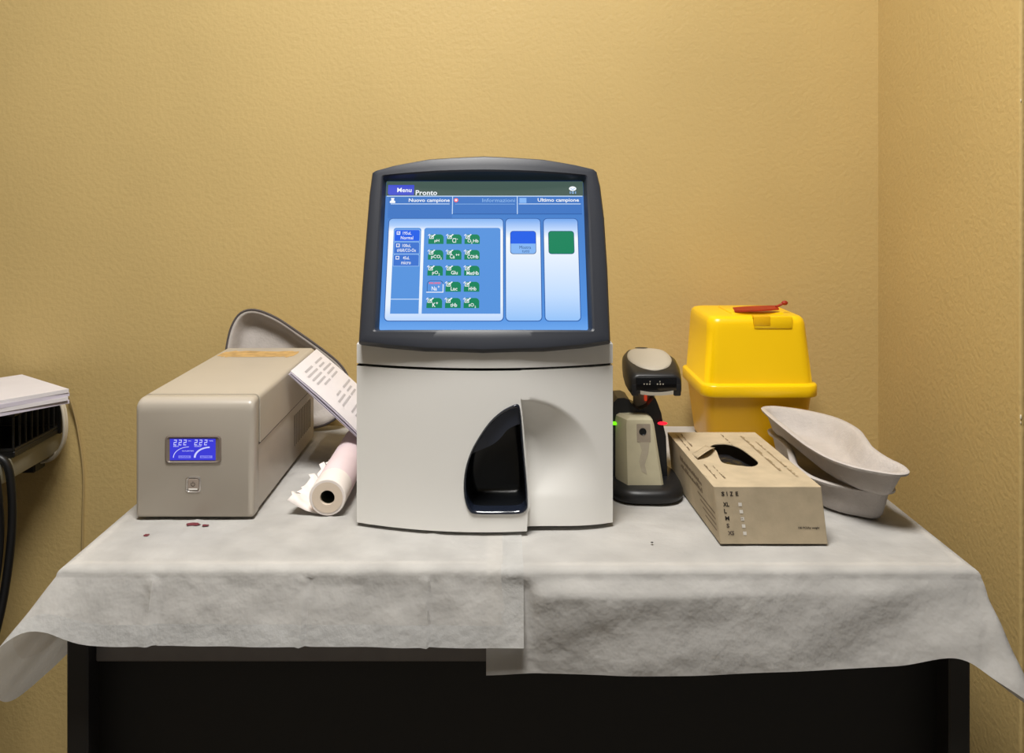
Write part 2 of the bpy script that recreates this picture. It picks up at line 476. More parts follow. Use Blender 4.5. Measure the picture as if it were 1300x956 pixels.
loft(bm, [ring(plan(AHW, yf, 1.507), .9585), ring(plan(AHW, yf, 1.507), .983), ring(plan(AHW - .002, lambda x: yf(x) + .003, 1.505), .986),
          ring(plan(AHW - .006, lambda x: yf(x) + .075, 1.50), .990), ring(plan(AHW - .02, lambda x: 1.225, 1.48), 1.06),
          ring(plan(AHW - .03, lambda x: 1.255, 1.45), 1.12), ring(plan(AHW - .04, lambda x: 1.275, 1.43), 1.126)])
link('upper_cover', bm, M_WHITE, an)
bm = bmesh.new()
loft(bm, [ring(plan(AHW - .003, lambda x: yf(x) + .004, 1.50), .9555), ring(plan(AHW - .003, lambda x: yf(x) + .004, 1.50), .9590)])
link('seam', bm, M_SEAM, an)
for sx in (-.13, .13):
    for y in (1.19, 1.46):
        bm = bmesh.new(); loft(bm, [[(AX + sx + r * math.cos(a), y + r * math.sin(a), z) for a in [2 * math.pi * k / 16 for k in range(16)]] for r, z in ((.011, TT + .001), (.012, TT + .004), (.012, TT + .0065))])
        link('foot', bm, M_BLACK, an)

# front door: left field (with the sample bay) and scooped right field share a stepped edge
DZ0, DZ1 = TT + .005, .9552
XB = [(.0328, DZ0), (.0338, .7743), (.0368, .7861), (.0346, .81), (.0328, .831), (.0307, .856), (.0288, .8809), (.0272, .897), (.0258, .9098), (.0250, .9150)]
XBTOP = [(.0250, .925), (.0250, .940)]
PORT = [(.0205, .9120), (.0119, .9095), (0, .9030), (-.0139, .8906), (-.0268, .8727), (-.0377, .8528), (-.0446, .8309), (-.0466, .8091), (-.0446, .7913),
        (-.0397, .7800), (-.0317, .7760), (-.001, .7755), (.0238, .7757), (.0318, .7805), (.0334, .7880), (.0325, .81), (.0303, .836), (.0280, .862), (.0262, .8859), (.0240, .9058)]
PORT = [tuple(v.xy) for v in spline([(a, b, 0) for a, b in PORT], 3, True)]
xbl = XB + XBTOP + [(.0250, DZ1)]
def densep(poly, step): 
    out = []
    for a, b in zip(poly, poly[1:]):
        n_ = max(1, round((Vector(b) - Vector(a)).length / step)); out += [tuple(Vector(a).lerp(Vector(b), k / n_)) for k in range(n_)]
    return out + [tuple(poly[-1])]
xbd = densep(xbl, .006)
XL, XR = AX - AHW, AX + AHW
def scoop2(x, z):
    cx_, cz_ = .031, .790; a, b = .103, .1265
    dx = max(0, x - cx_) / a; dz = max(0, z - cz_) / b
    r = math.hypot(dx, dz)
    if r >= 1: return 0
    ang = math.atan2(dz, dx) / (math.pi / 2)
    w = 1.0 - .70 * ang ** 1.3
    t = min(1, (1 - r) / w)
    soft = t * t * (3 - 2 * t); crisp = 1 - (1 - t) ** 2
    t = soft * (1 - ang) + crisp * ang
    q = min(1, max(0, (z - DZ0) / .10)); q = q * q * (3 - 2 * q)
    return .027 * t * (.6 + .4 * q)
bm = bmesh.new()
fl = lambda x, z: (x, yf(x), z)
outL = densep([(XL, DZ1), (XL, DZ0), (.0328, DZ0)], .008)[:-1] + xbd + densep([(.0250, DZ1), (XL, DZ1)], .008)[1:-1]
lo1 = surface(bm, outL, [PORT], .009, fl)
fr = lambda x, z: (x, yf(x) + scoop2(x, z), z)
outR = list(xbd) + densep([(.0250, DZ1), (XR, DZ1), (XR, DZ0), (.0328, DZ0)], .006)[1:-1]
lo2 = surface(bm, outR, [], .0040, fr)
nb = len(xbd)
ia = outL.index(xbd[0])
for k in range(nb - 1):
    a, b = lo1[0][ia + k], lo1[0][ia + k + 1]; c, d = lo2[0][k + 1], lo2[0][k]
    if (a.co - d.co).length > 1e-6 or (b.co - c.co).length > 1e-6: bm.faces.new((a, b, c, d))
wall_strip(bm, lo1[0][:ia + 1], (0, .068, 0), False)
wall_strip(bm, lo2[0][nb - 1:] + [lo2[0][0]], (0, .068, 0), False)
bmesh.ops.remove_doubles(bm, verts=bm.verts, dist=1e-6)
link('front_door', bm, M_WHITE, an, smooth=30)

def inset(poly, k, c): return [(c[0] + (x - c[0]) * k, c[1] + (z - c[1]) * k) for x, z in poly]
PC = (-.004, .835)
bay = None
bm = bmesh.new()
def pr(k, dy, dx=0): return [(x, yf(x) + dy, z) for x, z in inset(PORT, k, PC)]
loft(bm, [pr(1.012, .010), pr(1.012, -.0012), pr(.995, -.0024), pr(.955, -.0016), pr(.935, .004), pr(.925, .016)], False, False)
bay = link('sample_bay', bm, M_GLOSS, an, smooth=60)
bm = bmesh.new()
loft(bm, [pr(.94, .012), pr(.90, .030), pr(.84, .046), pr(.74, .050)], False, True)
link('recess', bm, M_RECESS, bay, smooth=60)
VIS = [(-.0385, .8469), (-.0238, .8529), (-.0099, .8598), (0, .8686), (.0079, .8784), (.0179, .8842), (.0262, .8870)]
vis = [tuple(v.xy) for v in spline([(a, b, 0) for a, b in VIS], 4)]
arc = [p for p in inset(PORT, .965, PC) if p[1] > .855 and p[0] < .0225]
arc.sort(key=lambda p: -p[0])
arc2 = [(.0235, .9040)] + arc
bm = bmesh.new()
o_ = vis + arc2
l = surface(bm, dense(o_, .006), [], .007, lambda x, z: (x, yf(x) + .002 + .010 * max(0, (.905 - z)) / .05, z))
wall_strip(bm, l[0], (0, .006, 0))
link('visor', bm, mat('visor_blue', srgb(54, 62, 80), .28, coat=.3), bay, smooth=40)

# monitor: local frame on the tilted screen plane
MO = Vector((-.0223, 1.14, 1.005)); MV = Vector((0, .350, .937)).normalized(); MN = Vector((0, -.937, .350)).normalized()
def mp(u, v, w): return MO + Vector((u, 0, 0)) + MV * v + MN * w
OUT = [(-.1595, -.0203), (-.1590, .05), (-.1583, .0865), (-.1570, .14), (-.156, .1801), (-.1536, .2125), (-.1495, .2150), (-.1237, .2210), (-.0756, .2278), (0, .2307), (.0804, .2276), (.1233, .2222), (.1490, .2175),
       (.1533, .2140), (.1576, .1926), (.1610, .1476), (.1625, .0769), (.1622, -.0193), (.126, -.0263), (.076, -.0323), (0, -.0352), (-.0732, -.0323), (-.1233, -.0263)]
INN = rrect(-.1365, -.0045, .1365, .2045, .003, 2)
def ray(poly, c, ang):
    d = Vector((math.cos(ang), math.sin(ang))); best = 0
    for i in range(len(poly)):
        a = Vector(poly[i - 1]) - c; b = Vector(poly[i]) - c; e = b - a
        den = d.x * e.y - d.y * e.x
        if abs(den) < 1e-12: continue
        t = (a.x * e.y - a.y * e.x) / den; s_ = (a.x * d.y - a.y * d.x) / den
        if t > 0 and -1e-9 <= s_ <= 1 + 1e-9: best = max(best, t)
    return c + d * best
MC = Vector((0, .1))
angs = sorted({round(math.atan2(p[1] - MC.y, p[0] - MC.x), 5) for p in OUT + INN} | {round(-math.pi + 2 * math.pi * k / 150, 5) for k in range(150)})
oo = [ray(OUT, MC, a) for a in angs]; ii = [ray(INN, MC, a) for a in angs]
def wfr(u): return .009 + .017 * (1 - (u / .16) ** 2)
def rg(src, k, wfun): return [mp(*(MC + (p - MC) * k), wfun((MC + (p - MC) * k).x)) for p in src]
mixed = lambda t, wfun: [mp(*(a.lerp(b, t)), wfun(a.lerp(b, t).x)) for a, b in zip(oo, ii)]
bm = bmesh.new()
loft(bm, [rg(oo, .90, lambda u: -.052), rg(oo, .955, lambda u: -.050), rg(oo, .985, lambda u: -.030), rg(oo, 1.0, lambda u: wfr(u) - .012), rg(oo, .998, lambda u: wfr(u) - .004), mixed(.10, lambda u: wfr(u) - .0008), mixed(.22, wfr),
          mixed(.55, wfr), mixed(.80, wfr), mixed(.90, lambda u: wfr(u) - .0015), mixed(1.0, lambda u: min(wfr(u) - .006, .010)), rg(ii, .985, lambda u: -.001)], True, False)
link('monitor_bezel', bm, M_BEZEL, an, smooth=28)

SW, SH = .266, .200
def sp(layer):
    w = .0004 * layer
    return lambda x, y: mp(-SW / 2 + x / 800 * SW, SH - y / 600 * SH, w)
bm = bmesh.new()
loft(bm, [[mp(u, v, -.006) for u, v in rrect(-.1345, -.0025, .1345, .2025, 0)], [mp(u, v, 0) for u, v in rrect(-.1345, -.0025, .1345, .2025, 0)]])
screen = link('touchscreen', bm, glow_gradient('ui_background', [(0, (112, 170, 240)), (.10, (84, 146, 224)), (.75, (70, 128, 204)), (1, (72, 124, 200))]), an, smooth=0, label='lit blue menu screen')
def ui(name, poly, layer, m): return link(name, poly_bm(poly, sp(layer)), m, screen, smooth=0)
def uit(parts, bx, layer, m, bold=.02): return link('lettering', text_bm(parts, (bx[0], bx[3], bx[2], bx[1]), sp(layer), bold), m, screen, smooth=0)
def rect(x0, y0, x1, y1): return [(x0, y0), (x1, y0), (x1, y1), (x0, y1)]
G_WHITE = glow('ui_white', 246, 250, 255); G_LINE = glow('ui_line', 205, 228, 255); G_DIM = glow('ui_dim', 148, 190, 240); G_EDGE = glow('ui_edge', 44, 92, 164)
G_TOP = glow('ui_topbar', 74, 94, 86); G_MENU = glow('ui_menu', 70, 84, 208); G_GRID = glow('ui_grid', 88, 148, 222); G_TAB = glow('ui_tab', 62, 118, 196)
G_GREEN = glow('ui_green', 22, 132, 92); G_ROYAL = glow('ui_royal', 32, 96, 232); G_BTN = glow('ui_button', 62, 116, 208); G_PALE = glow('ui_pale', 132, 182, 244)
G_RED = glow('ui_red', 250, 110, 120); G_NAVY = glow('ui_navy', 40, 78, 130)
G_PANEL = glow_gradient('ui_panel', [(0, (188, 216, 255)), (.15, (232, 243, 255)), (.87, (252, 253, 255)), (.93, (176, 208, 252)), (1, (130, 178, 240))])
G_COLM = glow_gradient('ui_column', [(0, (150, 196, 250)), (.25, (196, 222, 255)), (.80, (246, 250, 255)), (.88, (196, 220, 255)), (1, (112, 166, 238))])
ui('title_bar', rect(-4, -7, 804, 56), 1, G_TOP)
ui('menu_button', rrect(4, 9, 111, 53, (0, 0, 0, 10)), 2, G_MENU)
uit('Menu', (42, 22, 101, 41), 3, G_WHITE, .018); uit('Pronto', (118, 32, 206, 54), 3, G_WHITE, .018)
ui('mail_icon', [(761 + 15 * math.cos(a), 25 + 10 * math.sin(a)) for a in [k * math.pi / 10 for k in range(20)]], 2, G_WHITE)
ui('mail_icon', [(752, 22), (761, 29), (770, 22), (770, 25), (761, 32), (752, 25)], 3, G_DIM)
uit('101', (749, 37, 774, 48), 3, G_DIM)
ui('tab', rect(8, 60, 268, 152), 1, G_TAB); ui('tab', rect(272, 60, 532, 133), 1, G_TAB); ui('tab', rect(536, 60, 796, 133), 1, G_TAB)
for r_ in ((0, 56, 800, 59.5), (268, 58, 271, 135), (532, 58, 535, 135), (18, 90, 258, 93), (540, 90, 792, 93)): ui('rule', rect(*r_), 2, G_LINE)
ui('rule', rect(280, 91, 524, 93), 2, G_DIM); ui('rule', rect(271, 133, 796, 136), 2, G_EDGE)
uit('Nuovo campione', (91, 68, 258, 88), 3, G_WHITE, .016); uit('Informazioni', (391, 68, 524, 84), 3, G_DIM, .0); uit('Ultimo campione', (617, 67, 785, 87), 3, G_WHITE, .016)
ui('tab_icon', [(14, 88), (14, 80), (20, 76), (18, 66), (32, 66), (30, 76), (36, 80), (36, 88)], 3, G_WHITE)
ui('tab_icon', [(284 + 9 * math.cos(a), 76 + 9 * math.sin(a)) for a in [k * math.pi / 8 for k in range(16)]], 3, G_RED)
ui('tab_icon', rect(280, 72, 288, 80), 4, G_WHITE); ui('tab_icon', rect(542, 66, 571, 88), 3, G_PALE)
for x0, x1, m_ in ((15, 475, G_PANEL), (487, 625, G_COLM), (640, 776, G_COLM)):
    ui('panel_edge', rrect(x0 - 3, 152, x1 + 3, 575, 17), 1, G_EDGE); ui('panel', rrect(x0, 155, x1, 572, 15), 2, m_)
ui('list_column', rrect(35, 194, 146, 545, (10, 10, 0, 0)), 3, G_GRID); ui('button_field', rrect(158, 194, 465, 545, (10, 10, 0, 0)), 3, G_GRID)
for r_, g in (((35, 486, 146, 489), G_LINE),): ui('rule', rect(*r_), 4, g)
for k, (y0, y1, g, t1, t2) in enumerate(((204, 250, G_ROYAL, '195uL', 'Normal'), (256, 302, G_BTN, '100uL', 'tHbR/CO-Ox'), (307, 353, G_BTN, '45uL', 'micro'))):
    ui('list_button_edge', rrect(38, y0 - 2, 142, y1 + 2, (6, 6, 2, 2)), 4, G_DIM); ui('list_button', rrect(40, y0, 140, y1, (6, 6, 2, 2)), 5, g)
    ui('check_box', rect(48, y0 + 6, 62, y0 + 20), 6, G_WHITE); ui('check_box', rect(50.5, y0 + 8.5, 59.5, y0 + 17.5), 7, g)
    if k == 0: ui('check_mark', [(51, y0 + 12), (55, y0 + 17), (64, y0 + 5), (55, y0 + 14)], 8, G_WHITE)
    w1 = {0: 17, 1: 17, 2: 13}[k]; w2 = {0: 25, 1: 38, 2: 19}[k]
    uit(t1, (90 - w1, y0 + 7, 90 + w1, y0 + 20), 6, G_WHITE, .008); uit(t2, (90 - w2, y0 + 26, 90 + w2, y0 + 40), 6, G_WHITE, .008)
names = [[[('pH', 0, 0, 1)], [('Cl', 0, 0, 1), ('-', 1.0, .35, .8)], [('O', 0, 0, 1), ('2', .75, -.3, .65), ('Hb', 1.15, 0, 1)]],
         [[('pCO', 0, 0, 1), ('2', 2.0, -.3, .65)], [('Ca', 0, 0, 1), ('++', 1.3, .35, .8)], [('COHb', 0, 0, 1)]],
         [[('pO', 0, 0, 1), ('2', 1.35, -.3, .65)], [('Glu', 0, 0, 1)], [('MetHb', 0, 0, 1)]],
         [[('Na', 0, 0, 1), ('+', 1.35, .35, .8)], [('Lac', 0, 0, 1)], [('HHb', 0, 0, 1)]],
         [[('K', 0, 0, 1), ('+', .7, .35, .8)], [('tHb', 0, 0, 1)], [('sO', 0, 0, 1), ('2', 1.3, -.3, .65)]]]
TW = [[19, 22, 44], [42, 38, 44], [30, 26, 48], [31, 26, 30], [22, 26, 28]]
for r_ in range(5):
    for c_ in range(3):
        x = 176 + 72.5 * c_; y = 222 + 65.2 * r_; w_, h_ = 61, 40
        cx_ = x + w_ * .56; tw = TW[r_][c_]
        if (r_, c_) == (3, 0):
            ui('analyte_button', rrect(x, y - 5, x + w_ + 3, y + h_ + 3, (14, 14, 0, 0)), 4, G_NAVY); ui('analyte_button', rrect(x + 2, y - 3, x + w_ + 1, y + h_ + 1, (13, 13, 0, 0)), 5, G_GRID)
            ui('highlight', rect(x - 2, y + h_ + 1, x + w_ + 4, y + h_ + 4), 6, G_WHITE); ui('highlight', rect(x + w_ + 1, y + 10, x + w_ + 4, y + h_ + 4), 6, G_WHITE)
            uit('999.9999', (x + 7, y + 2, x + w_ - 8, y + 11), 6, G_RED, .02)
        else:
            ui('analyte_button', [(x + 2, y + 16), (x, y + 22), (x, y + h_), (x + w_, y + h_), (x + w_, y + 12), (x + w_ - 4, y + 4), (x + w_ - 12, y), (x + 10, y)], 4, G_GREEN)
            bm = bmesh.new(); f_ = sp(5)
            for q in (rect(x + 4, y + 4, x + 20, y + 6.5), rect(x + 4, y + 4, x + 6.5, y + 19), rect(x + 4, y + 16.5, x + 21, y + 19), rect(x + 18.5, y + 9, x + 21, y + 19), [(x + 8, y + 10), (x + 12.5, y + 15), (x + 29, y + 1), (x + 24, y - 1), (x + 12.5, y + 10)], [(x - 3, y + 6), (x + 3, y - 1), (x + 7, y - 1), (x + 1, y + 6)]):
                bm.faces.new([bm.verts.new(f_(*p)) for p in q])
            link('check_mark', bm, G_WHITE, screen, smooth=0)
        top = 21 if (r_, c_) != (2, 2) else 23
        hh = 15 + (4 if any(p[2] < 0 for p in names[r_][c_]) else 0)
        tp = 5 if any(p[2] > 0 for p in names[r_][c_]) else 0
        uit(names[r_][c_], (cx_ - tw / 2, y + top - tp, cx_ + tw / 2, y + top + hh), 6, G_WHITE, .012)
ui('result_button', rrect(504, 207, 608, 304, 12), 3, G_NAVY); ui('result_button', rrect(506, 209, 606, 302, 11), 4, G_PALE); ui('result_button', rrect(506, 209, 606, 261, (11, 11, 0, 0)), 5, G_ROYAL)
uit('Mostra', (541, 270, 587, 283), 5, G_NAVY, .0); uit('tutti', (551, 286, 580, 298), 5, G_NAVY, .0)
ui('result_button', rrect(657, 207, 761, 304, 12), 3, G_NAVY); ui('result_button', rrect(659, 209, 759, 302, 11), 4, G_GREEN)

# ------------------------------------------------------------------ UPS unit
UX0, UX1, UY0, UY1, UZ1 = -.4818, -.3260, 1.166, 1.545, .9075
ups = root('ups_unit', 'greige box-shaped power backup unit with blue meter display and power button', 'power supply', ((UX0 + UX1) / 2, 1.35, TT))
UB = TT + .004
def sec(i, y, zb=UB, zt=UZ1, r=.006, it=None): return [(x, y, z) for x, z in rrect(UX0 + i, zb + i * .5, UX1 - i, zt - (i if it is None else it), (r * .6, r * .6, r * 1.3, r * 1.3), 5)]
bm = bmesh.new()
loft(bm, [sec(.005, UY0, it=.014), sec(.0016, UY0 + .0012, it=.008), sec(.0004, UY0 + .003, it=.005), sec(0, UY0 + .006, it=.0026), sec(0, UY0 + .011, it=.0006), sec(0, UY0 + .016), sec(0, UY0 + .024), sec(.001, UY0 + .0255)], True, True)
fp = link('front_panel', bm, M_UPSF, ups, smooth=40)
bm = bmesh.new(); loft(bm, [sec(.0012, UY0 + .0262, r=.006), sec(.0012, UY1, r=.006)])
link('chassis', bm, M_UPS, ups); bm = bmesh.new(); loft(bm, [[(x, y_, z) for x, z in rect(UX0 + .0008, .8395, UX1 - .0008, .8430)] for y_ in (UY0 + .027, UY1 - .001)]); link('side_seam', bm, M_SEAM, ups)
bm = bmesh.new()
zs = .842
prof = [(UX0 - .0006, zs), (UX0 - .0006, UZ1 - .008)] + [(UX0 - .0006 + .008 - .008 * math.cos(a), UZ1 - .008 + .008 * math.sin(a)) for a in [math.pi / 2 * k / 5 for k in range(1, 6)]]
prof += [(-(p[0] - (UX0 + UX1) / 2) + (UX0 + UX1) / 2, p[1]) for p in reversed(prof)]
innr = [((UX0 + UX1) / 2 + (x - (UX0 + UX1) / 2) * .985, z - (.0012 if z > zs + .01 else 0)) for x, z in prof]
full = prof + list(reversed(innr))
loft(bm, [[(x, UY0 + .030, z) for x, z in full], [(x, UY1 + .001, z) for x, z in full]])
link('top_cover', bm, M_UPS, ups, smooth=40)
for k in range(11):
    y = 1.40 + .0115 * k
    link('vent_slot', box((UX1 - .0022, y, .778), (UX1 - .0006, y + .004, .826)), mat('vent_shade', srgb(136, 127, 115), .5), ups, smooth=0)  # slot shade put into a darker tone of the body colour
for x in (UX0 + .02, UX1 - .032):
    for y in (UY0 + .02, UY1 - .04): link('foot', box((x, y, TT + .0008), (x + .012, y + .018, UB + .001), .001, 1), M_BLACK, ups)
bm = bmesh.new()
a_ = rrect(-.4423, .8228, -.3686, .8592, .005, 4); b_ = rrect(-.4405, .8243, -.3704, .8577, .004, 4); c_ = rrect(-.4375, .8255, -.3745, .8565, .002, 4)
loft(bm, [[(x, UY0 + .003, z) for x, z in a_], [(x, UY0 - .0014, z) for x, z in a_], [(x, UY0 - .0020, z) for x, z in b_], [(x, UY0 - .0006, z) for x, z in c_]])
disp = link('display', bm, M_UPSDARK, ups)
DX0, DX1, DZA, DZB = -.4361, -.3759, .8270, .8552
def dp(l_): return lambda x, z: (DX0 + x * (DX1 - DX0), UY0 - .0010 - .00025 * l_, DZA + z * (DZB - DZA))
link('lcd', poly_bm(rect(0, 0, 1, 1), dp(0)), glow('lcd_blue', 62, 62, 214), disp, smooth=0, label='glowing blue meter display')
G_LCD = glow('lcd_white', 206, 208, 255); G_LCD2 = glow('lcd_dim', 132, 134, 240)
def seven(x, z, w_, h_):
    bm = bmesh.new(); f_ = dp(1); t = .013; th = .038
    for q in (rect(x, z + h_ - th, x + w_, z + h_), rect(x, z + h_ / 2 - th / 2, x + w_, z + h_ / 2 + th / 2), rect(x, z, x + w_, z + th), rect(x + w_ - t, z + h_ / 2, x + w_, z + h_), rect(x, z, x + t, z + h_ / 2)):
        sl = lambda p: (p[0] + (p[1] - z) * .05, p[1])
        bm.faces.new([bm.verts.new(f_(*sl(p))) for p in q])
    return bm
for x in (.08, .19, .295, .535, .64, .75): link('digit', seven(x, .70, .062, .26), G_LCD, disp, smooth=0)
for x0, x1, z0, z1, s_ in ((.40, .47, .88, .93, 'VAC'), (.86, .95, .88, .93, 'VAC'), (.08, .20, .62, .68, 'INPUT'), (.535, .69, .62, .68, 'OUTPUT')):
    link('lettering', text_bm(s_, (x0, z0, x1, z1), dp(1), .02), G_LCD, disp, smooth=0)
link('lettering', text_bm('No.On.BATTERY', (.27, .41, .53, .46), dp(1), .02), G_LCD, disp, smooth=0)
for x0, w_ in ((.07, .012), (.525, .030)):
    bm = bmesh.new(); f_ = dp(1); prev = None
    for k in range(13):
        a = math.radians(180 - 88 * k / 12); q = []
        for rr in (0, 1):
            q.append(bm.verts.new(f_(x0 + .36 + (.36 - rr * w_ * 1.4) * math.cos(a), .12 + (.52 - rr * w_ * 2.2) * math.sin(a))))
        if prev: bm.faces.new((prev[0], q[0], q[1], prev[1]))
        prev = q
    link('gauge_arc', bm, G_LCD, disp, smooth=0)
for x0, x1, s_ in ((.19, .46, 'LOAD'), (.66, .93, 'BATTERY')):
    link('gauge_label', poly_bm(rect(x0, .10, x1, .22), dp(1)), G_LCD2, disp, smooth=0)
    link('lettering', text_bm(s_, (x0 + .03, .125, x1 - .03, .195), dp(2), .02), glow('lcd_blue', 62, 62, 214), disp, smooth=0)
bm = bmesh.new()
bx_ = [(-.4153, .7844, -.3956, .8052, .004), (-.4140, .7857, -.3969, .8039, .0032), (-.4128, .7870, -.3981, .8026, .0026)]
rs = [rrect(*b[:4], b[4], 4) for b in bx_]
loft(bm, [[(x, UY0 + .003, z) for x, z in rs[0]], [(x, UY0 - .0010, z) for x, z in rs[0]], [(x, UY0 - .0016, z) for x, z in rs[1]], [(x, UY0 - .0004, z) for x, z in rs[2]]])
btn = link('power_button', bm, M_CHROME, ups, smooth=40)
bm = bmesh.new(); k1 = rrect(-.4125, .7873, -.3984, .8023, .002, 3); k2 = rrect(-.4120, .7878, -.3989, .8018, .0016, 3)
loft(bm, [[(x, UY0, z) for x, z in k1], [(x, UY0 - .0010, z) for x, z in k1], [(x, UY0 - .0014, z) for x, z in k2]])
link('key', bm, mat('button_key', srgb(156, 142, 130), .35), btn)
link('bright_bar', poly_bm(rect(-.4112, .7882, -.3997, .7900), lambda x, z: (x, UY0 - .0016, z)), mat('bright_bar', srgb(250, 246, 240), .3), btn, smooth=0)
bm = bmesh.new(); prev = None
for k in range(13):
    a = math.radians(125 + 290 * k / 12); q = [bm.verts.new((-.4055 + r * math.cos(a), UY0 - .0016, .7955 + r * math.sin(a))) for r in (.0022, .0029)]
    if prev: bm.faces.new((prev[0], q[0], q[1], prev[1]))
    prev = q
bm.faces.new([bm.verts.new((x, UY0 - .0016, z)) for x, z in rect(-.4059, .7960, -.4051, .7990)])
link('power_symbol', bm, M_INK, btn, smooth=0)
bm = bmesh.new(); vs = []
for k in range(60):
    a = 2 * math.pi * k / 60; c_, s_ = math.cos(a), math.sin(a)
    px_ = -.4075 + .064 * math.copysign(abs(c_) ** .35, c_) * (1 + .05 * noise.noise(Vector((c_ * 4, s_ * 4, 1)))); py_ = 1.488 + .026 * math.copysign(abs(s_) ** .35, s_) * (1 + .5 * noise.noise(Vector((c_ * 6, s_ * 3, 7))))
    vs.append(bm.verts.new((px_, py_, UZ1 + .0003)))
bm.faces.new(vs); link('label_residue', bm, M_OCHRE, ups, smooth=0, label='torn ochre remains of a sticker')

# ------------------------------------------------------------------ pulp dishes
def near_on(poly, p):
    best = None
    for a, b in zip(poly, poly[1:]):
        a = Vector(a); b = Vector(b); d = b - a; t = max(0, min(1, (Vector(p) - a).dot(d) / d.length_squared)); q = a + d * t
        if best is None or (q - Vector(p)).length < (best - Vector(p)).length: best = q
    return best
def dish_bm(outline, spine, depth, rim, fn, fl=1.0):
    """open dish: rim ring at height depth, floor at 0, thick walls"""
    N_ = outline; SPN = [near_on(spine, p) for p in N_]
    for _ in range(6): SPN = [(SPN[i - 1] + SPN[i] * 2 + SPN[(i + 1) % len(SPN)]) / 4 for i in range(len(SPN))]
    def rr(off, z):
        out = []
        for p, s_ in zip(N_, SPN):
            p = Vector(p); d = s_ - p; L = d.length
            q = p + d * min(off / max(L, 1e-6), .93)
            out.append(fn(q.x, q.y, z))
        return out
    th = .0026
    inner = [(.0, depth), (.0012, depth + .0010), (rim - .002, depth + .0006), (rim, depth - .001), (rim + .003 * fl, depth - .006), (rim + .008 * fl, depth * .45), (rim + .011 * fl, depth * .18 + th), (rim + .016 * fl, depth * .05 + th), (rim + .024 * fl, th)]
    outer = [(rim + .024 * fl, 0.), (rim + .014 * fl, .0006), (rim + .009 * fl, depth * .16), (rim + .005 * fl, depth * .45), (rim + .0005 * fl, depth - .007), (rim - .002, depth - .0032), (.001, depth - .0030)]
    bm = bmesh.new()
    rings = [rr(o_, z) for o_, z in reversed(inner)]
    rings += [rr(o_, z) for o_, z in reversed(outer)]
    R = loft(bm, rings, True, True)
    return bm
UPD = [(.421, 1.434), (.444, 1.446), (.478, 1.434), (.507, 1.41), (.527, 1.375), (.533, 1.32), (.524, 1.27), (.515, 1.225), (.515, 1.18), (.521, 1.145), (.515, 1.118), (.496, 1.108), (.470, 1.118), (.448, 1.135), (.430, 1.168), (.421, 1.215), (.418, 1.26), (.416, 1.346), (.416, 1.40)]
DC = Vector((.472, 1.275))
bean = [tuple(v.xy) for v in spline([(a - DC.x, b - DC.y, 0) for a, b in UPD], 5, True)]
bspine = [(-.016, .115), (.006, .06), (-.004, -.06), (.012, -.112)]
def place(cx_, cy_, cz_, rot=0., tx=0., ty=0., sc=1.):
    m_ = Matrix.Translation((cx_, cy_, cz_)) @ Matrix.Rotation(rot, 4, 'Z') @ Matrix.Rotation(tx, 4, 'X') @ Matrix.Rotation(ty, 4, 'Y')
    return lambda x, y, z: m_ @ Vector((x * sc, y * sc, z))
DG = 'grey pulp kidney dishes'
link('kidney_dish', dish_bm(bean, bspine, .042, .010, place(.474, 1.306, TT + .0014, math.radians(178), sc=.93)), M_PULP, org=(.474, 1.306, TT + .0014), smooth=50,
     label='grey moulded pulp kidney dish standing on the sheet beneath another dish', cat='dish', group=DG)
link('kidney_dish', dish_bm(bean, bspine, .036, .010, place(.472, 1.275, .7920, 0, math.radians(.4), math.radians(2.0)), 1.35), M_PULP, org=(.472, 1.275, .7920), smooth=50,
     label='grey moulded pulp kidney dish lying crooked on top of another dish', cat='dish', group=DG)
# basin leaning on the wall behind the UPS
LN = math.radians(9); BY = 1.600; bs = 1123 / BY
bout = [(282, 460), (283, 436), (288, 412), (299, 395), (318, 391), (345, 401), (372, 418), (400, 437), (425, 456), (438, 472), (443, 490), (440, 508), (428, 526), (405, 538), (365, 541), (325, 539), (298, 526), (285, 500)]
bo2 = [((px - 362) / bs, (541 - py) / bs) for px, py in bout]
bo2 = [tuple(v.xy) for v in spline([(a, b, 0) for a, b in bo2], 4, True)]
bx0 = (362 - 636) / bs
mB = Matrix.Translation((bx0, BY + .0, TT + .0045)) @ Matrix(((1, 0, 0, 0), (0, math.sin(LN), -math.cos(LN), 0), (0, math.cos(LN), math.sin(LN), 0), (0, 0, 0, 1)))
bfn = lambda x, y, z: mB @ Vector((x, y, z - .030))
basin = root('pulp_basin', 'grey moulded pulp basin with dark rim leaning on the wall behind the ups unit', 'dish', (bx0, BY, TT + .0045))
bsp = [(-.055, .155), (-.03, .10), (.03, .085), (.06, .06)]
link('bowl', dish_bm(bo2, bsp, .030, .007, bfn), M_PULP, basin, smooth=50)
bm = bmesh.new()
add_tube(bm, [bfn(x, y, .0305) for x, y in bo2 + [bo2[0]]], .0021, 8)
link('rim', bm, M_PULPDARK, basin)

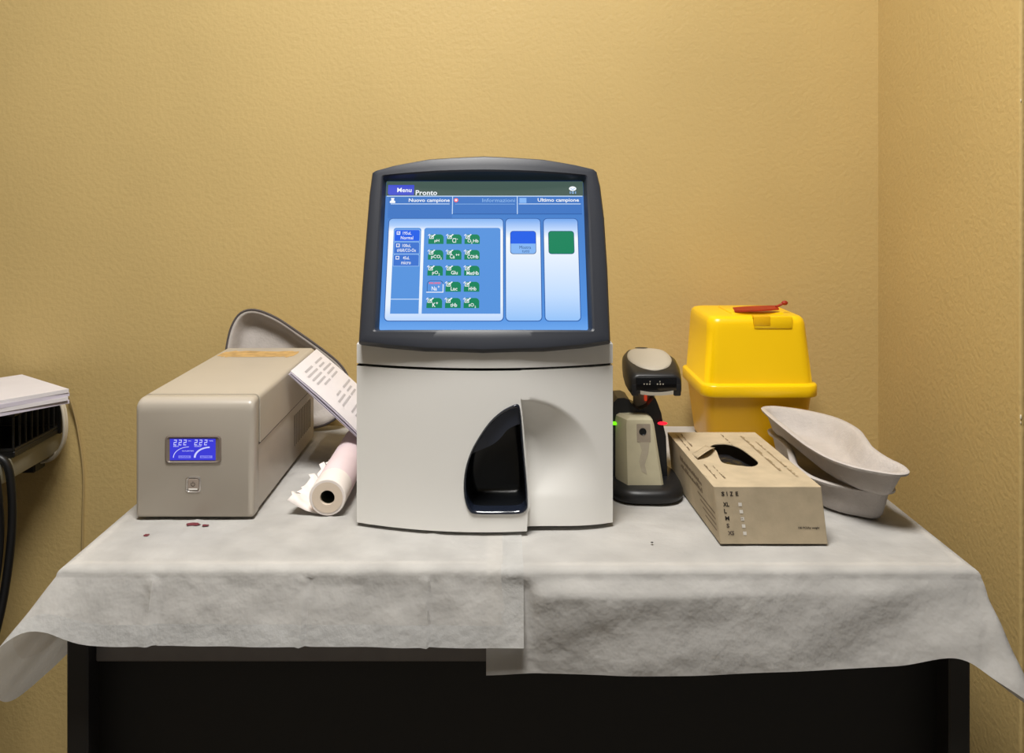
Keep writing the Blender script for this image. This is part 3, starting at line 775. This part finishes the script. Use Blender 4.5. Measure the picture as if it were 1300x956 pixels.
# ------------------------------------------------------------------ booklet between UPS and analyzer
bk = root('folded_leaflet', 'stack of printed white leaflets leaning from the ups unit to the analyzer', 'leaflet', (-.25, 1.44, .80))
A0 = Vector((-.3215, 1.338, .9045)); ex = Vector((.132, 0, -.1215)); exn = ex.normalized(); ey = Vector((0, 1, 0)); en = ey.cross(exn) * -1
if en.z < 0: en = -en
def bkp(a, b, c): return A0 + exn * a + ey * b + en * c
for k in range(5):
    bm = bmesh.new(); j = random.uniform(-.002, .002); n_ = 10
    r0 = []; r1 = []
    for i in range(n_ + 1):
        t = i / n_; a = .004 * math.sin(k) * .3 + t * (.172 - .003 * k); h = k * .0013 + .0035 * math.sin(math.pi * t) * (k / 5)
        r0.append((a, h)); 
    for b in (j, .188 + j):
        pass
    ringf = lambda b: [bkp(a, b, h) for a, h in r0] + [bkp(a, b, h + .0008) for a, h in reversed(r0)]
    loft(bm, [ringf(j), ringf(.188 + j)])
    pg = link('page', bm, M_PAPER2 if k < 4 else M_PAPER, bk, smooth=30)
def bkh(a): 
    t = a / .160; return 4 * .0013 + .0035 * math.sin(math.pi * min(1, t)) * .8 + .0008 + .0005
for k in range(15):
    a0 = .014 + .0088 * k + (.008 if k > 5 else 0)
    if k in (5, 9): continue
    for b0, b1 in ((.03 + .03 * random.random(), .09 + .02 * random.random()), (.115, .15 + .03 * random.random())):
        if a0 > .15: continue
        bm = bmesh.new(); bm.faces.new([bm.verts.new(bkp(a, b, bkh(a))) for a, b in rect(a0, b0, a0 + .0035, b1)])
        link('print_line', bm, mat('print_grey', srgb(182, 178, 182), .8), pg, smooth=0)

# ------------------------------------------------------------------ paper roll
RXc, RY0, RY1, RR = -.2312, 1.178, 1.44, .0245
roll = root('paper_roll', 'pink and white couch paper roll with torn tail beside the analyzer', 'paper roll', (RXc, RY0, TT))
rz = TT + RR + .0018
def circ(r, y, n_=36, cx_=RXc, cz_=rz): return [(cx_ + r * math.cos(2 * math.pi * k / n_), y, cz_ + r * math.sin(2 * math.pi * k / n_)) for k in range(n_)]
bm = bmesh.new(); loft(bm, [circ(.0105, RY0 + .002), circ(.0115, RY0), circ(RR - .001, RY0), circ(RR, RY0 + .001), circ(RR, RY0 + .048)], False, False)
link('white_wrap', bm, M_ROLLWHITE, roll, smooth=40)
bm = bmesh.new(); loft(bm, [circ(RR - .0004, RY0 + .0475), circ(RR + .0003, RY0 + .049), circ(RR + .0003, RY1), circ(.0105, RY1)], False, False)
link('pink_wrap', bm, M_ROLLPINK, roll, smooth=40)
bm = bmesh.new(); loft(bm, [circ(.0117, RY0 - .0006), circ(.0098, RY0 - .0006), circ(.0098, RY1)], False, False)
core = link('core', bm, M_CORE, roll, smooth=40)
bm = bmesh.new(); loft(bm, [circ(.0097, RY0 + .006), circ(.0097, RY1 - .002)], False, True); link('core_inside', bm, M_HOLE, core, smooth=40)
bm = bmesh.new(); loft(bm, [circ(RR - .004, RY0 - .0007), circ(.0118, RY0 - .0007)], False, False); link('end_face', bm, M_CORE, roll, smooth=40)
bm = bmesh.new(); rowsT = []
for j in range(41):
    y = RY0 + .006 + (RY1 - RY0 - .03) * j / 40; row = []
    jag = .012 * abs(((j * 3) % 7) / 7 - .5) + .008 * noise.noise(Vector((j * .9, 2, 1)))
    Lt = .032 - .026 * (j / 40) + jag
    for k in range(9):
        t = k / 8
        if t < .5:
            a = math.radians(185 + 75 * (t / .5)); row.append((RXc + (RR + .0008) * math.cos(a), y, rz + (RR + .0008) * math.sin(a) ))
        else:
            s_ = (t - .5) / .5; row.append((RXc - .004 - Lt * s_ - .012 * s_, y - .004 * s_, TT + .0025 + (.010 + .020 * (.5 + noise.noise(Vector((j * .23, 0, 3))))) * s_ * s_))
    # tail leaves the roll low on its left side and lifts at the torn edge
    rowsT.append([bm.verts.new(p) for p in row[4:]])
for a, b in zip(rowsT, rowsT[1:]):
    for k in range(len(a) - 1): bm.faces.new((a[k], a[k + 1], b[k + 1], b[k]))
tail = link('torn_tail', bm, M_ROLLWHITE, roll, smooth=60)
so = tail.modifiers.new('thickness', 'SOLIDIFY'); so.thickness = .0005

# ------------------------------------------------------------------ sharps bin
sb = root('sharps_bin', 'bright yellow sharps disposal bin with red seal against the wall', 'bin', (.43, 1.55, TT))
def rb(x0, x1, y0, y1, z, r, n_=5): return [(x, y, z) for x, y in rrect(x0, y0, x1, y1, r, n_)]
bm = bmesh.new()
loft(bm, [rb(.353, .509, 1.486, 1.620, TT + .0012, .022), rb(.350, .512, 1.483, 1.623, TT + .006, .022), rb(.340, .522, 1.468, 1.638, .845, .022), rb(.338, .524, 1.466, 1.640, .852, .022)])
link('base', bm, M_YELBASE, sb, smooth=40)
bm = bmesh.new()
Lr = [(.3345, .5275, 1.460, 1.646, .8405, .024), (.3335, .5285, 1.459, 1.647, .842, .024), (.3335, .5285, 1.459, 1.647, .858, .024), (.3350, .5270, 1.4605, 1.6455, .8605, .023), (.3385, .5235, 1.465, 1.641, .8612, .021), (.3400, .5220, 1.467, 1.639, .8625, .020),
      (.3460, .5130, 1.474, 1.636, .950, .020), (.3465, .5120, 1.475, 1.635, .960, .020), (.3485, .5095, 1.477, 1.633, .967, .019), (.3520, .5055, 1.482, 1.628, .971, .017), (.3580, .4995, 1.488, 1.622, .9725, .014)]
loft(bm, [rb(*q) for q in Lr])
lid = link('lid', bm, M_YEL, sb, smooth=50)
link('front_tab', box((.421, 1.4720, .952), (.486, 1.492, .9735), .003, 2), M_YEL, lid)
link('front_tab', box((.421, 1.4712, .957), (.449, 1.490, .9738), .002, 2), M_YELBASE, lid)
link('top_hatch', box((.392, 1.505, .970), (.482, 1.600, .9755), .003, 2), M_YEL, lid)
bm = bmesh.new()
sr = []
for k in range(13):
    t = k / 12; x = .398 + .075 * t; hw = .004 + .009 * math.sin(math.pi * min(1, t * .8 + .1)); zz = .9762 + .0035 * t
    sr.append([(x, 1.512 - hw, zz), (x, 1.512 + hw, zz + .0045), (x, 1.512 + hw, zz + .006), (x, 1.512 - hw, zz + .0025)])
loft(bm, sr); link('seal_strip', bm, M_RED, sb, smooth=60)
bm = bmesh.new(); add_tube(bm, spline([(.470, 1.512, .984), (.478, 1.514, .987), (.484, 1.514, .990)], 4), .0022, 8)
bmesh.ops.create_icosphere(bm, subdivisions=2, radius=.0052, matrix=Matrix.Translation((.4855, 1.514, .9905)) @ Matrix.Diagonal((1.1, .8, .8, 1)))
link('seal_knob', bm, M_RED, sb, smooth=60)

# ------------------------------------------------------------------ cradle and scanner
cr = root('scanner_cradle', 'black scanner stand with khaki front block and coloured lights', 'stand', (.205, 1.29, TT))
bm = bmesh.new()
def ell(rx, ry, z, cx_=.2065, cy_=1.293, n_=48, p=.62):
    out = []
    for k in range(n_):
        a = 2 * math.pi * k / n_; c_, s_ = math.cos(a), math.sin(a)
        out.append((cx_ + rx * math.copysign(abs(c_) ** p, c_), cy_ + ry * math.copysign(abs(s_) ** p, s_), z))
    return out
loft(bm, [ell(.051, .070, TT + .0012), ell(.0535, .073, TT + .004), ell(.0535, .073, TT + .012), ell(.051, .070, TT + .018), ell(.046, .062, TT + .0205)])
link('base', bm, M_BLACK, cr, smooth=50)
# back holder with two ears
bm = bmesh.new()
earp = [(.158, .766), (.242, .766), (.240, .825), (.236, .842), (.2335, .858), (.229, .8705), (.2255, .8790), (.2215, .8785), (.213, .868), (.202, .863), (.192, .868), (.187, .8775), (.180, .8805), (.170, .8800), (.164, .874), (.161, .85)]
l = surface(bm, dense(earp, .006), [], .008, lambda x, z: (x, 1.288 - .10 * (.88 - z) * .25, z))
l2 = wall_strip(bm, l[0], (0, .050, 0)); bm.faces.new(l2)
link('holder', bm, M_BLACK, cr, smooth=40)
bm = bmesh.new()
fb = lambda z: (z - .766) / (.859 - .766)
def blk(z, ins=0.):
    t = fb(z); x0 = .1660 + .0005 * t + ins; x1 = .2295 - .013 * t - ins; y0 = 1.245 + .012 * t + ins; y1 = 1.288
    return [(x0 + .0125 - .001 * t, y0, z), (x1 - .003, y0, z), (x1, y0 + .003, z), (x1, y1, z), (x0, y1, z), (x0, y0 + .028, z)]
loft(bm, [blk(.7655), blk(.850), blk(.856, .001), blk(.859, .005)])
fbk = link('front_block', bm, M_BEIGE, cr, smooth=25)
def fy(z): return 1.245 + .012 * fb(z) - .0005
bm = bmesh.new(); bm.faces.new([bm.verts.new((x, fy(z), z)) for x, z in rrect(.1925, .826, .212, .851, .001, 2)])
link('sunken_plate', bm, M_DIRT, fbk, smooth=0)
bm = bmesh.new(); loft(bm, [[(.2010 + r * math.cos(a), fy(.840) - dy, .8405 + r * math.sin(a)) for a in [2 * math.pi * k / 20 for k in range(20)]] for r, dy in ((.0052, .0004), (.0048, .0012), (.0040, .0006))])
link('hole', bm, M_RECESS, fbk)
bm = bmesh.new(); vs = [(.196, .826), (.199, .815), (.195, .800), (.1985, .786), (.206, .782), (.203, .795), (.2085, .812), (.210, .826)]
bm.faces.new([bm.verts.new((x, fy(z), z)) for x, z in vs]); link('smudge', bm, mat('dock_smudge', srgb(168, 158, 138), .7, var=.08, vscale=90), fbk, smooth=0)
def led(x, c_, nm):
    bm = bmesh.new(); bmesh.ops.create_icosphere(bm, subdivisions=2, radius=.0075, matrix=Matrix.Translation((x, 1.284, .8445)) @ Matrix.Diagonal((1, .6, .34, 1)))
    link('indicator_light', bm, glow(nm, *c_, s=1.3), cr, smooth=60, label=nm.replace('_', ' '))
led(.1650, (120, 240, 20), 'green_light'); led(.2345, (250, 40, 60), 'red_light')

sc = root('barcode_scanner', 'black and grey handheld scanner held upright above the khaki block', 'scanner', (.222, 1.32, .88))
# head: sections from front (y small) to back
bm = bmesh.new(); rings = []
for y, xc, hw, zb, zt in ((1.262, .2215, .0350, .8935, .9170), (1.264, .2215, .0365, .8915, .9195), (1.275, .2215, .0385, .8915, .9245), (1.300, .2225, .0405, .8945, .9300), (1.325, .223, .0405, .9005, .9345), (1.348, .2215, .0370, .9080, .9370), (1.364, .220, .0290, .9150, .9375), (1.374, .219, .0150, .9215, .9360)):
    rr_ = min(.013, (zt - zb) * .45)
    rings.append([(x, y, z) for x, z in rrect(xc - hw, zb, xc + hw, zt, (rr_ * .4, rr_ * .4, rr_, rr_), 4)])
loft(bm, rings); head = link('head', bm, M_BLACK, sc, smooth=50)
bm = bmesh.new()
topz = lambda y: .9245 + (y - 1.275) * (.0130 / .073) if y < 1.348 else .9374
tl = []
for k in range(36):
    a = 2 * math.pi * k / 36; tl.append((math.cos(a), math.sin(a)))
def capr(k_, dz):
    out = []
    for c_, s_ in tl:
        y = 1.320 + .048 * k_ * s_; x = .2215 + .0325 * k_ * c_
        out.append((x, y, topz(y) + dz))
    return out
loft(bm, [capr(1.0, -.004), capr(1.0, .0004), capr(.94, .0022), capr(.75, .0036), capr(.4, .0042)], False, True)
link('top_cover', bm, M_GREY, head, smooth=50)
bm = bmesh.new(); bm.faces.new([bm.verts.new((.2155 + .010 * c_, 1.358 + .006 * s_, topz(1.358) + .0036)) for c_, s_ in tl]); link('top_mark', bm, M_INK, head, smooth=0)
link('window', box((.1925, 1.2605, .8960), (.2505, 1.2635, .9155), .001, 2), M_BLACKSM, head)
for k, x in enumerate((.2040, .2080, .2120, .2230, .2270, .2310)):
    bm = bmesh.new(); bmesh.ops.create_icosphere(bm, subdivisions=1, radius=.0012, matrix=Matrix.Translation((x, 1.2602, .9065)) @ Matrix.Diagonal((1, .3, 1, 1)))
    link('status_dot', bm, mat('status_dot', srgb(170, 164, 150), .5), head)
for x in (.2125, .2265): link('status_dot', box((x - .0006, 1.2600, .9092), (x + .0006, 1.2603, .9112)), mat('status_dot', srgb(170, 164, 150), .5), head, smooth=0)
bm = bmesh.new(); pr_ = []
for k in range(13):
    x = .1985 + .047 * k / 12; c_ = .0018 * (((k - 6) / 6) ** 2); pr_.append((x, c_))
loft(bm, [[(x, 1.2590, .8905 + c_), (x, 1.2690, .8905 + c_), (x, 1.2690, .8945 + c_ * 1.6), (x, 1.2590, .8945 + c_ * 1.6)] for x, c_ in pr_]); link('front_lip', bm, M_GREY, head, smooth=40)
for x0, x1 in ((.1865, .1965), (.2465, .2570)): link('side_foot', box((x0, 1.2610, .8890), (x1, 1.285, .9060), .002, 2), M_BLACK, head)
bm = bmesh.new(); rings = []
for z, y, hx, hy in ((.780, 1.312, .014, .013), (.84, 1.314, .015, .014), (.87, 1.320, .016, .014), (.889, 1.326, .018, .016), (.905, 1.330, .022, .018)):
    rings.append([(.205 + (z - .78) * .09 + hx * c_, y + hy * s_, z) for c_, s_ in tl[::2]])
loft(bm, rings); link('handle', bm, M_GREY, sc, smooth=50)
link('neck_glow', box((.2115, 1.3035, .872), (.2155, 1.3080, .890), .001, 1), glow('neck_glow_red', 190, 62, 36, .8), sc)  # emissive box for the patch of red light at the scanner neck

# ------------------------------------------------------------------ glove carton
gb = root('glove_carton', 'brown cardboard glove carton with torn oval opening and size list', 'box', (.33, 1.21, TT))
BZ0, BZ1 = TT + .0016, TT + .071
def gx(x, y, z):     # the carton is knocked slightly out of square
    t = (z - BZ0) / (BZ1 - BZ0); s_ = (y - 1.0860) / .2465
    return Vector((x - .0077 * t - .0105 * s_, y + .0010 * t, z))
CX0, CX1, CY0, CY1 = .2700, .4000, 1.0860, 1.3320
OPEN = [(.2952, 1.2508), (.3025, 1.2650), (.3110, 1.2704), (.3247, 1.2704), (.3363, 1.2547), (.3424, 1.2245), (.3451, 1.1887), (.339, 1.1715), (.3298, 1.1648), (.3183, 1.1682), (.3055, 1.1749), (.2966, 1.1852), (.2975, 1.2063), (.3013, 1.2394)]
OPEN = [tuple(v.xy) for v in spline([(a + .0077, b, 0) for a, b in OPEN], 3, True)]
def gtop(x, y):
    p = gx(x + .0105 * (y - CY0) / .2465, y, BZ1); dx = max(0, (x - .0077 - .262) / .13)
    p.z += .0006 * noise.noise(Vector((x * 30, y * 20, 0)))
    return p
bm = bmesh.new()
outl = [(CX0 - .0105 * t, CY0 + (CY1 - CY0) * t) for t in (0, 1)]
outl = dense([(CX0, CY0), (CX1, CY0), (CX1 - .0105, CY1), (CX0 - .0105, CY1)], .012)
l = surface(bm, outl, [OPEN], .012, gtop)
wall_strip(bm, l[1], (0, 0, -.0012))
link('top_panel', bm, M_CARD, gb, smooth=0)
def quad_slab(name, pts, th, m_, par):
    bm = bmesh.new(); a, b, c_, d = [Vector(p) for p in pts]; n_ = (b - a).cross(d - a).normalized() * th
    loft(bm, [[a, b, c_, d], [a + n_, b + n_, c_ + n_, d + n_]]); return link(name, bm, m_, par, smooth=0)
fe = quad_slab('end_panel', [gx(CX0, CY0, BZ0), gx(CX0, CY0, BZ1), gx(CX1, CY0, BZ1), gx(CX1, CY0, BZ0)], -.0010, M_CARD, gb)
quad_slab('end_panel', [gx(CX0, CY1, BZ0), gx(CX1, CY1, BZ0), gx(CX1, CY1, BZ1), gx(CX0, CY1, BZ1)], -.0010, M_CARD, gb)
sl_ = quad_slab('side_panel', [gx(CX0, CY0, BZ0), gx(CX0, CY1, BZ0), gx(CX0, CY1, BZ1), gx(CX0, CY0, BZ1)], -.0010, M_CARD, gb)
quad_slab('side_panel', [gx(CX1, CY0, BZ0), gx(CX1, CY0, BZ1), gx(CX1, CY1, BZ1), gx(CX1, CY1, BZ0)], -.0010, M_CARD, gb)
quad_slab('bottom_panel', [gx(CX0, CY0, BZ0), gx(CX1, CY0, BZ0), gx(CX1, CY1, BZ0), gx(CX0, CY1, BZ0)], .0010, M_CARDIN, gb)
# torn flap
bm = bmesh.new(); rows = []
e0 = [(.2590, 1.2010), (.2985, 1.2420)]
for k in range(9):
    t = k / 8; rr_ = []
    for j in range(6):
        s_ = j / 5
        ax = .2655 + (.300 - .2655) * t; ay = 1.196 + (1.240 - 1.196) * t
        bx2 = .2640 + (.292 - .2640) * t; by2 = 1.222 + (1.262 - 1.222) * t
        x = bx2 + (ax - bx2) * s_; y = by2 + (ay - by2) * s_ - .010 * math.sin(math.pi * t) * s_
        rr_.append(bm.verts.new((x, y, BZ1 + .0008 + .0085 * s_ ** 1.6 * math.sin(math.pi * min(1, t * .8 + .08)))))
    rows.append(rr_)
for a, b in zip(rows, rows[1:]):
    for j in range(5): bm.faces.new((a[j], a[j + 1], b[j + 1], b[j]))
fo_ = link('torn_flap', bm, M_CARD, gb, smooth=60); so = fo_.modifiers.new('t', 'SOLIDIFY'); so.thickness = .0008
# print on the end panel (fractions across and up)
def ep(a, b):
    p = gx(CX0 + (CX1 - CX0) * a, CY0, BZ0 + (BZ1 - BZ0) * b); p.y -= .0014; return p
def eprint(s_, x0, y0, x1, y1, m_=M_INK, bold=.03): link('lettering', text_bm(s_, (x0, y0, x1, y1), ep, bold), m_, fe, smooth=0)
for s_, x0, x1 in (('S', .055, .085), ('I', .105, .113), ('Z', .135, .165), ('E', .190, .215)): eprint(s_, x0, .845, x1, .92)
for s_, x0, x1, y in (('XL', .060, .118, .66), ('L', .063, .088, .54), ('M', .066, .105, .415), ('S', .070, .098, .285), ('XS', .075, .135, .155)): eprint(s_, x0, y, x1, y + .075, M_INK if s_ not in ('XS', 'S') else mat('grey_ink', srgb(92, 80, 70), .8))
for k in range(5):
    y = .665 - .127 * k; x = .205 + .0035 * k
    link('check_box', poly_bm(rect(x, y, x + .032, y + .062), ep), M_PRINTWHITE, fe, smooth=0)
link('lettering', text_bm('M', (.214, .425, .232, .460), lambda a, b: ep(a, b) - Vector((0, .0002, 0)), .0), M_INKSOFT, fe, smooth=0)
eprint('100 PCS/by weight', .745, .255, .945, .305, M_INK, .02)
# print on top and side
def tpp(a, b):
    y = CY0 + (CY1 - CY0) * b; p = gx(CX0 + (CX1 - CX0) * a, y, BZ1); p.z += .0008; return p
tp_ = [o for o in bpy.data.objects if o.name.startswith('top_panel')][0]
for a0, b0, b1, w_, m_ in ((.06, .62, .97, .022, M_INKSOFT), (.12, .70, .97, .022, M_INKSOFT), (.08, .12, .38, .02, M_INKSOFT), (.16, .10, .36, .02, M_INKSOFT), (.58, .72, .97, .018, M_INKSOFT), (.78, .20, .92, .035, mat('pale_ink', srgb(158, 138, 108), .85)), (.88, .15, .80, .03, mat('pale_ink', srgb(158, 138, 108), .85))):
    n_ = int((b1 - b0) / .024); bm = bmesh.new()
    for k in range(n_):
        h_ = random.uniform(.3, 1) * w_
        if random.random() < .15: continue
        bm.faces.new([bm.verts.new(tpp(*p)) for p in rect(a0, b0 + .024 * k, a0 + h_, b0 + .024 * k + .017)])
    link('faded_print', bm, m_, tp_, smooth=0)
def spp(b, c_):
    p = gx(CX0, CY0 + (CY1 - CY0) * b, BZ0 + (BZ1 - BZ0) * c_); p.x -= .0014; return p
for k in range(4):
    link('faded_print', poly_bm(rect(.03, .48 - .10 * k, .36 - .04 * k, .505 - .10 * k), spp), M_INKSOFT, sl_, smooth=0)
for r_ in range(2):
    bm = bmesh.new()
    for k in range(18):
        h_ = random.uniform(.04, .10); bm.faces.new([bm.verts.new(spp(*p)) for p in rect(.25 + .026 * k, .72 - .14 * r_, .25 + .026 * k + .017, .72 - .14 * r_ + h_)])
    link('faded_print', bm, M_INKSOFT, sl_, smooth=0)
# glove inside
bm = bmesh.new(); bmesh.ops.create_icosphere(bm, subdivisions=4, radius=1, matrix=Matrix.Translation((.318, 1.212, TT + .034)) @ Matrix.Diagonal((.040, .085, .027, 1)))
for v in bm.verts: v.co += v.normal * (.006 * noise.noise(v.co * 45) + .003 * noise.noise(v.co * 110))
link('black_glove', bm, M_GLOVE, org=(.318, 1.212, TT + .01), smooth=60, label='crumpled black glove inside the torn opening of the carton', cat='glove')

# ------------------------------------------------------------------ left desk and what is on it
DK = .724; DKX = -.840
dk = root('side_desk', 'grey laminate desk end beside the cloth covered table', 'desk', (-1.3, 1.35, 0))
link('desk_top', box((-2.0, .95, DK - .037), (DKX, 1.69, DK), .003, 2), M_DESK, dk)
for x in (-1.95, -1.06):
    link('leg', box((x, 1.05, 0), (x + .04, 1.62, DK - .037), .003, 1), M_DESK, dk)
link('under_desk_block', box((-1.9, 1.635, DK - .064), (-.862, 1.675, DK - .0375), .003, 1), M_WIRE, dk)  # plain dark block standing in for the tangle under the desk edge
# letter tray (rotated) with papers
C0 = Vector((-.762, 1.560)); e1 = Vector((-.61, -.79)); e2 = Vector((-.79, .61))
e1.normalize(); e2.normalize()
TC = Vector((-.800, 1.566))
lt = root('letter_tray', 'black wire letter tray under the loose white papers', 'tray', (-.95, 1.52, DK))
d1 = Vector((-.52, -.854)).normalized(); d2 = Vector((-.854, .52)).normalized()
def tpt(a, b, z): q = Vector((-.836, 1.674)) + Vector((0, -1)) * a + Vector((-1, 0)) * b; return Vector((q.x, q.y, z))
ZT = .803
link('base_plate', box((-1.10, 1.514, DK + .001), (-.833, 1.677, DK + .012), .002, 1), M_WIRE, lt)
for (a0, b0), (a1, b1) in (((0, 0), (.158, 0)), ((0, 0), (0, .24)), ((.158, 0), (.158, .24)), ((0, .24), (.158, .24))):
    for z in (ZT, DK + .014): link('rail', tube([tpt(a0, b0, z), tpt(a1, b1, z)], .0032, 8), M_WIRE, lt)
for k in range(9): link('wire', tube([tpt(.158 * k / 8, 0, DK + .012), tpt(.158 * k / 8, 0, ZT)], .0020, 6), M_WIRE, lt)
for k in range(1, 11): link('wire', tube([tpt(0, .24 * k / 11, DK + .012), tpt(0, .24 * k / 11, ZT)], .0020, 6), M_WIRE, lt)
link('top_plate', box((-1.10, 1.512, ZT - .008), (-.832, 1.678, ZT + .003), .002, 1), M_WIRE, lt)
link('dark_backing', box((-1.09, 1.6775, DK + .001), (-.834, 1.681, ZT), .001, 1), M_WIRE, lt)  # black sheet added behind the wires so the tray interior reads dark
link('corner_post', box((-.838, 1.664, DK + .001), (-.828, 1.6772, ZT + .003), .002, 1), M_WIRE, lt)
zp = ZT + .0036
pap = []
for k in range(4):
    ang = random.uniform(-.05, .05) if k else 0; m_ = Matrix.Rotation(ang, 2)
    f1 = m_ @ e1; f2 = m_ @ e2; c0 = C0 + Vector((random.uniform(-.008, .0), random.uniform(-.006, .004)))
    if k == 3: c0 = C0
    bm = bmesh.new(); n_ = 8; rows = []
    th = .0064
    def pp(a, b, z): q = c0 + f1 * a + f2 * b; return (q.x, q.y, z)
    loft(bm, [[pp(0, 0, z), pp(.29, 0, z), pp(.29, .195, z), pp(0, .195, z)] for z in (zp, zp + th)])
    link('paper_bundle', bm, M_PAPER if k % 2 else M_PAPER2, org=(c0.x, c0.y, zp), smooth=0, cat='paper', group='papers on the letter tray',
         label='loose white papers stacked on the black letter tray')
    zp += th + .0003
# cables
def cable(name, pts, r, m_, label): link(name, tube(spline(pts, 8), r, 10), m_, org=pts[-1], smooth=60, label=label, cat='cable')
cable('white_cable', [(-.852, 1.652, .797), (-.834, 1.646, .803), (-.818, 1.643, .790), (-.8105, 1.642, .755), (-.815, 1.646, .715), (-.836, 1.652, .684), (-.870, 1.66, .672)], .0034, M_CABLEW, 'white cable looping off the back corner of the side desk')
cable('white_cable', [(-.850, 1.668, .794), (-.826, 1.664, .788), (-.816, 1.662, .750), (-.823, 1.664, .705), (-.850, 1.668, .680)], .0028, M_CABLEW, 'thinner white cable tucked behind the looping white cable')
cable('tan_cable', [(-.824, 1.688, .790), (-.812, 1.694, .735), (-.801, 1.6965, .645), (-.802, 1.6965, .55), (-.806, 1.6965, .30), (-.806, 1.6965, .01)], .0022, mat('tan_cable_sleeve', srgb(176, 152, 104), .5), 'thin tan cable running down the yellow wall beside the side desk')
cable('black_cable', [(-1.05, 1.42, DK + .008), (-.93, 1.46, DK + .009), (-.868, 1.485, DK + .012), (-.836, 1.49, DK + .002), (-.8245, 1.49, .680), (-.822, 1.485, .60), (-.828, 1.47, .50), (-.838, 1.44, .40), (-.850, 1.40, .25), (-.86, 1.36, .02)], .0070, M_CABLEB, 'thick black cable hanging over the edge of the side desk')
cable('black_cable', [(-1.05, 1.392, DK + .007), (-.95, 1.425, DK + .007), (-.872, 1.452, DK + .010), (-.838, 1.458, DK + .001), (-.8285, 1.46, .680), (-.832, 1.47, .60), (-.836, 1.455, .50), (-.842, 1.42, .40), (-.855, 1.38, .25), (-.87, 1.34, .02)], .0055, M_CABLEB, 'slimmer black cable hanging beside the thick black cable')
